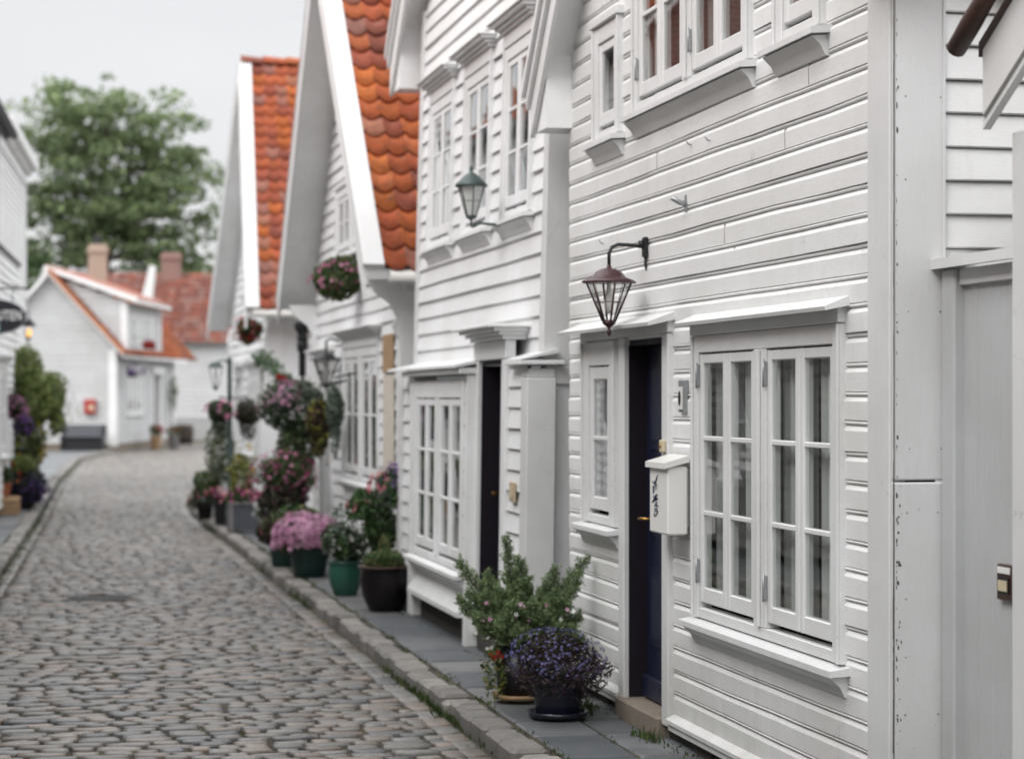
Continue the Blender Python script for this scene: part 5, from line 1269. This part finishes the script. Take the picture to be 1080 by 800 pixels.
# lamppost with two baskets
x, y = 2.52, 29.6
t = thing('lamp_post', (x, y, 0), 'dark lamp post with small lantern and flower baskets before the fourth house', 'lamp post')
mb = MB(); mb.lathe([(.06, 0), (.06, .2), (.035, .25), (.03, 2.25), (.04, 2.28), (.01, 2.34)], x, y, 0, 12); mb.build('pole', M['green_iron'], t)
mb = MB(); mb.tube([(x, y, 2.2), (x-.06, y, 2.28), (x-.16, y, 2.27), (x-.19, y, 2.22)], .012, 6); mb.tube([(x, y, 1.75), (x-.15, y, 1.78)], .010, 5); mb.tube([(x, y, 1.75), (x+.25, y, 1.78)], .010, 5); mb.build('arm', M['green_iron'], t)
mb = MB(); lx_ = x-.19; mb.lathe([(.10, 2.18), (.11, 2.19), (.05, 2.25), (.01, 2.27)], lx_, y, 0, 10)
for k in range(4): mb.tube([(lx_+.09*cos(k*pi/2), y+.09*sin(k*pi/2), 2.18), (lx_+.04*cos(k*pi/2), y+.04*sin(k*pi/2), 1.92)], .006, 4)
mb.lathe([(.045, 1.92), (.03, 1.89), (.01, 1.86)], lx_, y, 0, 10); lf = mb.build('lantern_frame', M['green_iron'], t)
mb = MB(); mb.lathe([(.04, 1.92), (.088, 2.18)], lx_, y, 0, 12); mb.build('lantern_glass', M['lampglass'], lf)
basket('flower_basket', x-.15, y-.02, 1.58, (.19, .17, .16), 'dark leafy basket with pink blooms on the street side of the lamp post', G['dark']+G['mid']+G['plum'], FL['pink'], 600, 26, .035, .2, 81)
basket('flower_basket', x+.24, y-.02, 1.55, (.19, .17, .17), 'dark leafy basket with few pink blooms on the wall side of the lamp post', G['dark']+G['plum'], FL['pink'], 600, 10, .032, .24, 84)
# planters at the far end of the kerb
x, y = 2.60, 28.3
t = thing('planter_box', (x, y, 0), 'dark square planter with pale corner posts and red pink flowers', 'planter')
mb = MB(); mb.bbox(x-.20, x+.20, y-.2, y+.2, .03, .38, .01); mb.build('panel', M['grey_wood'], t)
pieces('corner_post', M['mid_wood'], t, None, [(x+a, x+a+.05, y+b, y+b+.05, 0, .41) for a in (-.21, .16) for b in (-.21, .16)])
pieces('rail', M['mid_wood'], t, None, [(x-.155, x+.155, y-.215, y-.201, .36, .40)], .004)
mb = MB(); p, d = blob_pts((x, y, .44), (.25, .25, .12), 600, .2, seed=91); mb.leaves(p, .04, G['mid']+G['plum'], .5, d); p, d = blob_pts((x-.05, y, .75), (.18, .16, .32), 600, .2, seed=92); mb.leaves(p, .045, G['yellow']+G['olive'], .45, None); mb.build('foliage', M['leaf'], t)
mb = MB(); flowers_on((x, y, .46), (.26, .26, .12), 70, .03, FL['coral']+FL['magenta'], 15, mb=mb); flowers_on((x+.02, y-.05, .85), (.16, .16, .3), 16, .028, FL['yellow']+FL['orange'], 16, mb=mb); mb.build('flowers', M['petal'], t)
x, y = 2.46, 29.9
t = thing('potted_shrub', (x, y, 0), 'black pot with a loose grey olive shrub at the end of the kerb', 'potted plant')
pot(t, x, y, 0, .16, .42, M['black_pot'], 'taper')
mb = MB(); p, d = blob_pts((x, y, .95), (.24, .24, .42), 1000, .15, seed=95); mb.leaves(p, .045, G['olive']+G['grey'], .4, None); p, d = blob_pts((x-.22, y, .58), (.22, .2, .2), 500, .2, seed=96); mb.leaves(p, .045, G['mid']+G['olive'], .4, None); mb.build('foliage', M['leaf'], t)
mb = MB(); flowers_on((x-.16, y-.03, .44), (.2, .15, .1), 40, .03, FL['magenta']+FL['coral'], 17, mb=mb); flowers_on((x+.14, y-.1, .40), (.08, .08, .08), 16, .03, [(.42, .34, .5)], 18, mb=mb); mb.build('flowers', M['petal'], t)
x, y = 2.30, 31.2
t = thing('potted_flowers', (x, y, 0), 'terracotta pot of red pink flowers last on the kerb', 'potted plant')
pot(t, x, y, -.0, .13, .25, M['brown_pot'], 'taper')
mb = MB(); p, d = blob_pts((x, y, .36), (.2, .2, .16), 500, .2, seed=97); mb.leaves(p, .045, G['mid']+G['plum'], .4, d); mb.build('foliage', M['leaf'], t)
mb = flowers_on((x, y, .36), (.2, .2, .15), 40, .03, FL['magenta']+FL['red'], 19); mb.build('flowers', M['petal'], t)
x, y = 2.78, 26.9
t = thing('potted_plant', (x, y, 0), 'small white pot with pale trailing flowers beside the square planter', 'potted plant')
pot(t, x, y, 0, .12, .22, M['box_white'], 'taper')
mb = MB(); p, d = blob_pts((x, y, .36), (.16, .16, .2), 400, .2, seed=98); mb.leaves(p, .04, G['grey']+G['olive'], .4, d); mb.build('foliage', M['leaf'], t)
mb = flowers_on((x, y, .32), (.17, .17, .18), 40, .028, FL['white'], 20); mb.build('flowers', M['petal'], t)
# climbing sprig on the fourth house
t = thing('climbing_rose', (3.1, 29.9, 0), 'sparse climbing rose stems across the fourth house wall', 'climber')
mb = MB(); pth = [(3.12, 30.6, 0), (3.10, 30.6, 1.6), (3.06, 30.55, 2.2), (2.98, 30.45, 2.35), (3.02, 28.8, 2.2), (3.05, 27.5, 2.0)]; mb.tube(pth, .012, 5); mb.build('stems', M['bark'], t)
mb = MB()
for c in ((3.0, 30.45, 2.32), (3.0, 29.7, 2.3), (3.02, 29.0, 2.22), (3.03, 28.3, 2.1), (3.05, 27.6, 2.0)): p, d = blob_pts(c, (.12, .25, .12), 60, .1, seed=int(c[1]*10)); mb.leaves(p, .05, G['mid']+G['grey'], .5, None)
mb.build('foliage', M['leaf'], t)

# --- left side plants
t = thing('climber', (-.35, 36, 0), 'dense green climbing plant bulging from the left wall', 'climber')
mb = MB(); mb.tube([(-.45, 36.6, 0), (-.42, 36.6, 1.0), (-.3, 36.5, 2.2)], .03, 6); mb.build('stems', M['bark'], t)
mb = MB(); LV = [(.15, .21, .06), (.19, .24, .075), (.11, .15, .05), (.23, .26, .09)]
for c, r, n in (((-.28, 36.4, 2.15), (.34, .4, .42), 1500), ((-.12, 36.4, 1.65), (.36, .4, .5), 1700), ((-.22, 36.3, 1.0), (.30, .4, .5), 1200), ((.16, 36.4, 1.75), (.25, .3, .4), 650), ((.22, 36.35, 1.35), (.14, .2, .3), 260), ((-.3, 36.2, .5), (.28, .35, .3), 500)):
    p, d = blob_pts(c, r, n, .25, seed=n); mb.leaves(p, .065, LV if c[2] > 1.2 else LV+G['olive']+G['dark'], .4, d)
for k in range(40):
    a = rn.uniform(-.15, .50); z0 = rn.uniform(1.5, 2.1); pts_ = np.array([(-.05+a*.8+.25*q/12+rn.uniform(-.02, .02), 36.3, z0+.1-.6*(q/12)**1.5) for q in range(13)]); mb.leaves(pts_, .05, LV, .3, None)
for k in range(5): pts_ = np.array([(-.3+.02*k+.03*sin(q*.7+k), 36.4, 2.4+.035*q) for q in range(14)]); mb.leaves(pts_, .05, LV, .3, None)
mb.build('foliage', M['leaf'], t)
mb = MB(); flowers_on((-.22, 36.05, .95), (.3, .2, .5), 34, .03, FL['yellow'], 23, mb=mb); mb.build('flowers', M['petal'], t)
basket('hanging_basket', -.42, 34.3, 1.62, (.19, .18, .19), 'round mauve flower ball hung on the left wall', G['plum']+G['dark'], FL['mauve'][2:]+[(.3, .12, .22)], 500, 90, .035, 0, 101, hang=[(-.42, 34.3, 1.9), (-.75, 34.3, 1.9)])
basket('hanging_basket', -.30, 34.2, 1.32, (.15, .15, .16), 'deep purple flower ball hanging just below the mauve one', G['dark'], FL['purple'], 400, 90, .033, 0, 104, hang=[(-.30, 34.2, 1.6), (-.72, 34.2, 1.62)])
x, y = -.30, 35.0
t = thing('potted_flowers', (x, y, -.02), 'dark tub spilling deep navy flowers at the left kerb', 'potted plant')
pot(t, x, y, -.02, .2, .3, M['black_pot'], 'taper')
mb = MB(); p, d = blob_pts((x, y, .32), (.36, .3, .28), 1200, .25, seed=111); mb.leaves(p, .05, [(.02, .022, .03), (.03, .03, .05), (.03, .045, .025)], .45, d); p, d = blob_pts((x-.03, y, .68), (.22, .2, .16), 500, .2, seed=112); mb.leaves(p, .05, LV, .45, d); mb.build('foliage', M['leaf'], t)
mb = flowers_on((x+.03, y-.02, .28), (.36, .3, .28), 260, .035, FL['navy']+FL['purple'][:1], 24, upper=-.8); mb.build('flowers', M['petal'], t)
x, y = -.62, 33.6
t = thing('wooden_crate', (x, y, -.02), 'weathered wooden crate on the left pavement under an orange pot', 'crate')
mb = MB()
for k in range(3): mb.bbox(x-.28, x+.28, y-.28, y+.28, -.02+k*.09, .06+k*.09, .008)
mb.build('slats', M['wood'], t)
t = thing('potted_flowers', (x, y, .25), 'terracotta pot with orange red flowers standing on the wooden crate', 'potted plant')
pot(t, x, y, .245, .16, .22, M['terra'], 'taper')
mb = MB(); p, d = blob_pts((x, y, .58), (.22, .2, .16), 500, .2, seed=113); mb.leaves(p, .045, G['dark']+G['mid'], .45, d); mb.build('foliage', M['leaf'], t)
mb = flowers_on((x+.05, y-.05, .55), (.22, .2, .18), 24, .035, FL['red']+FL['orange'], 25); mb.build('flowers', M['petal'], t)

# --- things around the cottage
c = wpos(-12.95, 74.6, 2.65)
basket('hanging_basket', *wpos(-12.85, 72.6, 2.62), (.30, .3, .24), 'purple hanging basket at the cottage corner', G['dark'], FL['purple']+FL['white'][:1], 500, 110, .06, 0, 121, hang=[wpos(-12.85, 72.6, 3.0), wpos(-13.3, 72.6, 3.05)])
basket('hanging_basket', *wpos(-12.55, 73.8, 3.55), (.24, .26, .15), 'red flower basket under the cottage dormer', G['dark'], FL['red'], 300, 120, .06, 0, 124, hang=[wpos(-12.62, 73.5, 3.8), wpos(-13.4, 73.5, 3.8)])
x, y, _ = wpos(-12.55, 75.2, 0)
t = thing('potted_flowers', (x, y, -.1), 'tan wooden tub of bright red flowers by the cottage door', 'potted plant')
pot(t, x, y, -.1, .22, .5, M['wood'], 'taper'); mb = MB(); p, d = blob_pts((x, y, .6), (.26, .26, .2), 400, .2, seed=131); mb.leaves(p, .08, G['mid'], .5, d); mb.build('foliage', M['leaf'], t)
mb = flowers_on((x+.05, y, .62), (.25, .25, .18), 40, .05, FL['red']+FL['coral'], 26); mb.build('flowers', M['petal'], t)
x, y, _ = wpos(-12.05, 76.0, 0)
t = thing('potted_flowers', (x, y, -.1), 'grey pot of scarlet flowers right of the tan tub', 'potted plant')
pot(t, x, y, -.1, .2, .5, M['mid_wood'], 'taper'); mb = MB(); p, d = blob_pts((x, y, .55), (.28, .3, .2), 300, .2, seed=133); mb.leaves(p, .08, G['mid'], .5, d); mb.build('foliage', M['leaf'], t)
mb = flowers_on((x, y, .6), (.2, .2, .16), 30, .05, FL['red'], 27); mb.build('flowers', M['petal'], t)
x, y, _ = wpos(-12.9, 84.0, 0)
t = thing('barrel', (x, y, -.1), 'brown weathered half barrel near the red-roofed house', 'barrel')
mb = MB(); mb.lathe([(.30, 0), (.36, .3), (.37, .45), (.33, .78), (.30, .78), (.3, .7)], x, y, -.1, 18); mb.build('staves', M['bark'], t)
mb = MB(); mb.lathe([(.356, .18), (.362, .18), (.366, .24), (.36, .24)], x, y, -.1, 18); mb.lathe([(.362, .54), (.368, .54), (.36, .6), (.352, .6)], x, y, -.1, 18); mb.build('hoop', M['iron'], t)
t = thing('climber', wpos(-12.7, 80, 1.2), 'thin green climber on the far end of the cottage front', 'climber')
mb = MB(); mb.tube([wpos(-12.85, 80.5, 0), wpos(-12.8, 80.5, 2.6)], .02, 5); mb.build('stems', M['bark'], t)
mb = MB(); p, d = blob_pts(wpos(-12.75, 80.4, 1.9), (.22, .3, .65), 300, .2, seed=141); mb.leaves(p, .09, G['mid']+G['olive'], .5, d); mb.build('foliage', M['leaf'], t)

# ================================================================== TREES
def tree(name, L, d, top, wid, bottom, label, n_cl, seed, leafc, leaf=.30, dens=170):
    g = np.random.default_rng(seed); bx, by, _ = wpos(L, d, 0)
    t = thing(name, (bx, by, -.1), label, 'tree'); cz = (top+bottom)/2; hz = (top-bottom)/2
    lat = np.array((cos(TH), -sin(TH), 0)); dep = np.array((sin(TH), cos(TH), 0)); up = np.array((0, 0, 1.))
    tr = MB(); tr.tube([(bx, by, -.1), (bx+.2, by, 3.5), (bx-.1, by, cz-hz*.4), (bx+.1, by, cz+hz*.5)], [.6, .46, .34, .08], 9)
    lv = MB(); hub = np.array((bx, by, cz-hz*.55))
    nb = 17; arms = []
    for k in range(nb):                       # spreading limbs
        a = pi*(-.14+1.28*(k+.5)/nb)+g.normal()*.05; b = g.uniform(-.7, .7)
        e = hub+lat*cos(a)*wid*1.0*g.uniform(.86, 1.04)+dep*b*wid*.7+up*((max(sin(a), 0)**.7*1.46+min(sin(a), 0)*.9)*hz*g.uniform(.9, 1.05)-.08*hz)
        m_ = hub*.5+e*.5+up*hz*.16; tr.tube([tuple(hub-up*.5*g.random()), tuple(m_), tuple(e)], [.10, .05, .015], 6, cap=False); arms.append((hub, m_, e))
    for k in range(n_cl):
        h_, m_, e = arms[g.integers(0, nb)]; f = g.uniform(.03, 1.0)**.66; c = (1-f)**2*h_+2*f*(1-f)*m_+f*f*e
        c = c+lat*g.normal()*wid*.12+dep*g.normal()*wid*.22+up*g.normal()*hz*.10
        r = g.uniform(.5, 1.1)*wid*.135
        m = int(dens*g.uniform(.5, 1.2)); p, dd = blob_pts(c, (r*1.35, r*1.35, r*.6), m, .05, seed=seed*1000+k)
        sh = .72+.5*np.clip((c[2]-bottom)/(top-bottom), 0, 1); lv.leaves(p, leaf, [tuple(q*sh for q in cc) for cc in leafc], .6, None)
    tr.build('trunk', M['bark'], t); lv.build('crown', M['leaf'], t); return t
TG = [(.13, .18, .08), (.165, .215, .095), (.095, .135, .065), (.20, .25, .115), (.115, .155, .075)]
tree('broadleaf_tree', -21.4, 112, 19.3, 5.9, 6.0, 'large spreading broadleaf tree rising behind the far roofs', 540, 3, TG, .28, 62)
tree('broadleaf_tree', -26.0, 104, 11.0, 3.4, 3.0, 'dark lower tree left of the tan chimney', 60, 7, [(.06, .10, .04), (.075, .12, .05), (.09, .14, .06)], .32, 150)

# ================================================================== WORLD, SUN, CAMERA
w = bpy.data.worlds.new('World'); scene.world = w; w.use_nodes = True; nt = w.node_tree; bg = nt.nodes['Background']
sky = nt.nodes.new('ShaderNodeTexSky'); sky.sky_type = 'NISHITA'; sky.sun_disc = False
SUN_EL, SUN_AZ = radians(42), radians(-118)     # azimuth from +Y towards +X
sky.sun_elevation = SUN_EL; sky.sun_rotation = SUN_AZ
tc = nt.nodes.new('ShaderNodeTexCoord'); sp = nt.nodes.new('ShaderNodeSeparateXYZ'); nt.links.new(tc.outputs['Generated'], sp.inputs[0])
el = mth(nt, 'MAXIMUM', sp.outputs['Z'], 0.0)
mp = nt.nodes.new('ShaderNodeMapping'); mp.inputs['Scale'].default_value = (1.0, 1.0, 3.4); nt.links.new(tc.outputs['Generated'], mp.inputs[0])
cl = noise(nt, mp.outputs[0], 2.6, 5, .55, .5)
sr = ramp(nt, el, [(0.0, (.218,)*3), (.06, (.208,)*3), (.13, (.196,)*3), (.19, (.196,)*3), (.26, (.30,)*3), (.38, (.50,)*3), (.6, (.60,)*3), (1.0, (.64,)*3)])
lum = mth(nt, 'MULTIPLY', sr, 4.6)                   # overcast sky: brighter overhead than at the horizon
lum = mth(nt, 'MULTIPLY', lum, mth(nt, 'ADD', mth(nt, 'MULTIPLY', cl, .5), .75))
cc = nt.nodes.new('ShaderNodeCombineColor')
for k, f_ in enumerate((1.0, 1.005, 1.02)): nt.links.new(mth(nt, 'MULTIPLY', lum, f_), cc.inputs[k])
sc_ = nt.nodes.new('ShaderNodeVectorMath'); sc_.operation = 'SCALE'; sc_.inputs['Scale'].default_value = .07; nt.links.new(sky.outputs[0], sc_.inputs[0])
nt.links.new(mixc(nt, .90, sc_.outputs[0], cc.outputs[0]), bg.inputs['Color']); bg.inputs['Strength'].default_value = 1.0
sd = bpy.data.lights.new('sun', 'SUN'); sd.energy = 2.15; sd.angle = radians(40); sd.color = (1, .98, .955)
so = bpy.data.objects.new('sun', sd); col.objects.link(so)
dirv = np.array((sin(SUN_AZ)*cos(SUN_EL), cos(SUN_AZ)*cos(SUN_EL), sin(SUN_EL)))
import mathutils
so.rotation_euler = mathutils.Vector(dirv).to_track_quat('Z', 'Y').to_euler(); so.location = (-5, 5, 15)

cam = bpy.data.cameras.new('camera'); co = bpy.data.objects.new('camera', cam); col.objects.link(co)
cam.sensor_width = 36; cam.lens = 75; cam.shift_y = 18/1080; cam.clip_end = 2000; cam.clip_start = .05
co.location = (0, 0, EYE); co.rotation_euler = (radians(90), 0, -TH)
cam.dof.use_dof = True; cam.dof.focus_distance = 9.3; cam.dof.aperture_fstop = 2.25; cam.dof.aperture_blades = 0
scene.camera = co
scene.render.engine = 'CYCLES'
scene.view_settings.view_transform = 'Standard'; scene.view_settings.look = 'None'; scene.view_settings.exposure = 0
scene.cycles.use_denoising = True; scene.cycles.max_bounces = 8; scene.cycles.transparent_max_bounces = 16
scene.cycles.sample_clamp_indirect = 6
GROUPS = {'hanging basket': 'hanging flower baskets along the street', 'potted plant': 'potted plants set out along the kerb', 'house': 'wooden houses lining the street',
          'lantern': 'lanterns on the house fronts', 'tree': 'trees beyond the far roofs', 'climber': 'climbing plants on the walls', 'mailbox': 'mailboxes on house walls', 'doorbell': 'doorbells'}
for o in list(bpy.data.objects):
    if o.get('category') in GROUPS and 'group' not in o: o['group'] = GROUPS[o['category']]
    if '_org' in o: del o['_org']
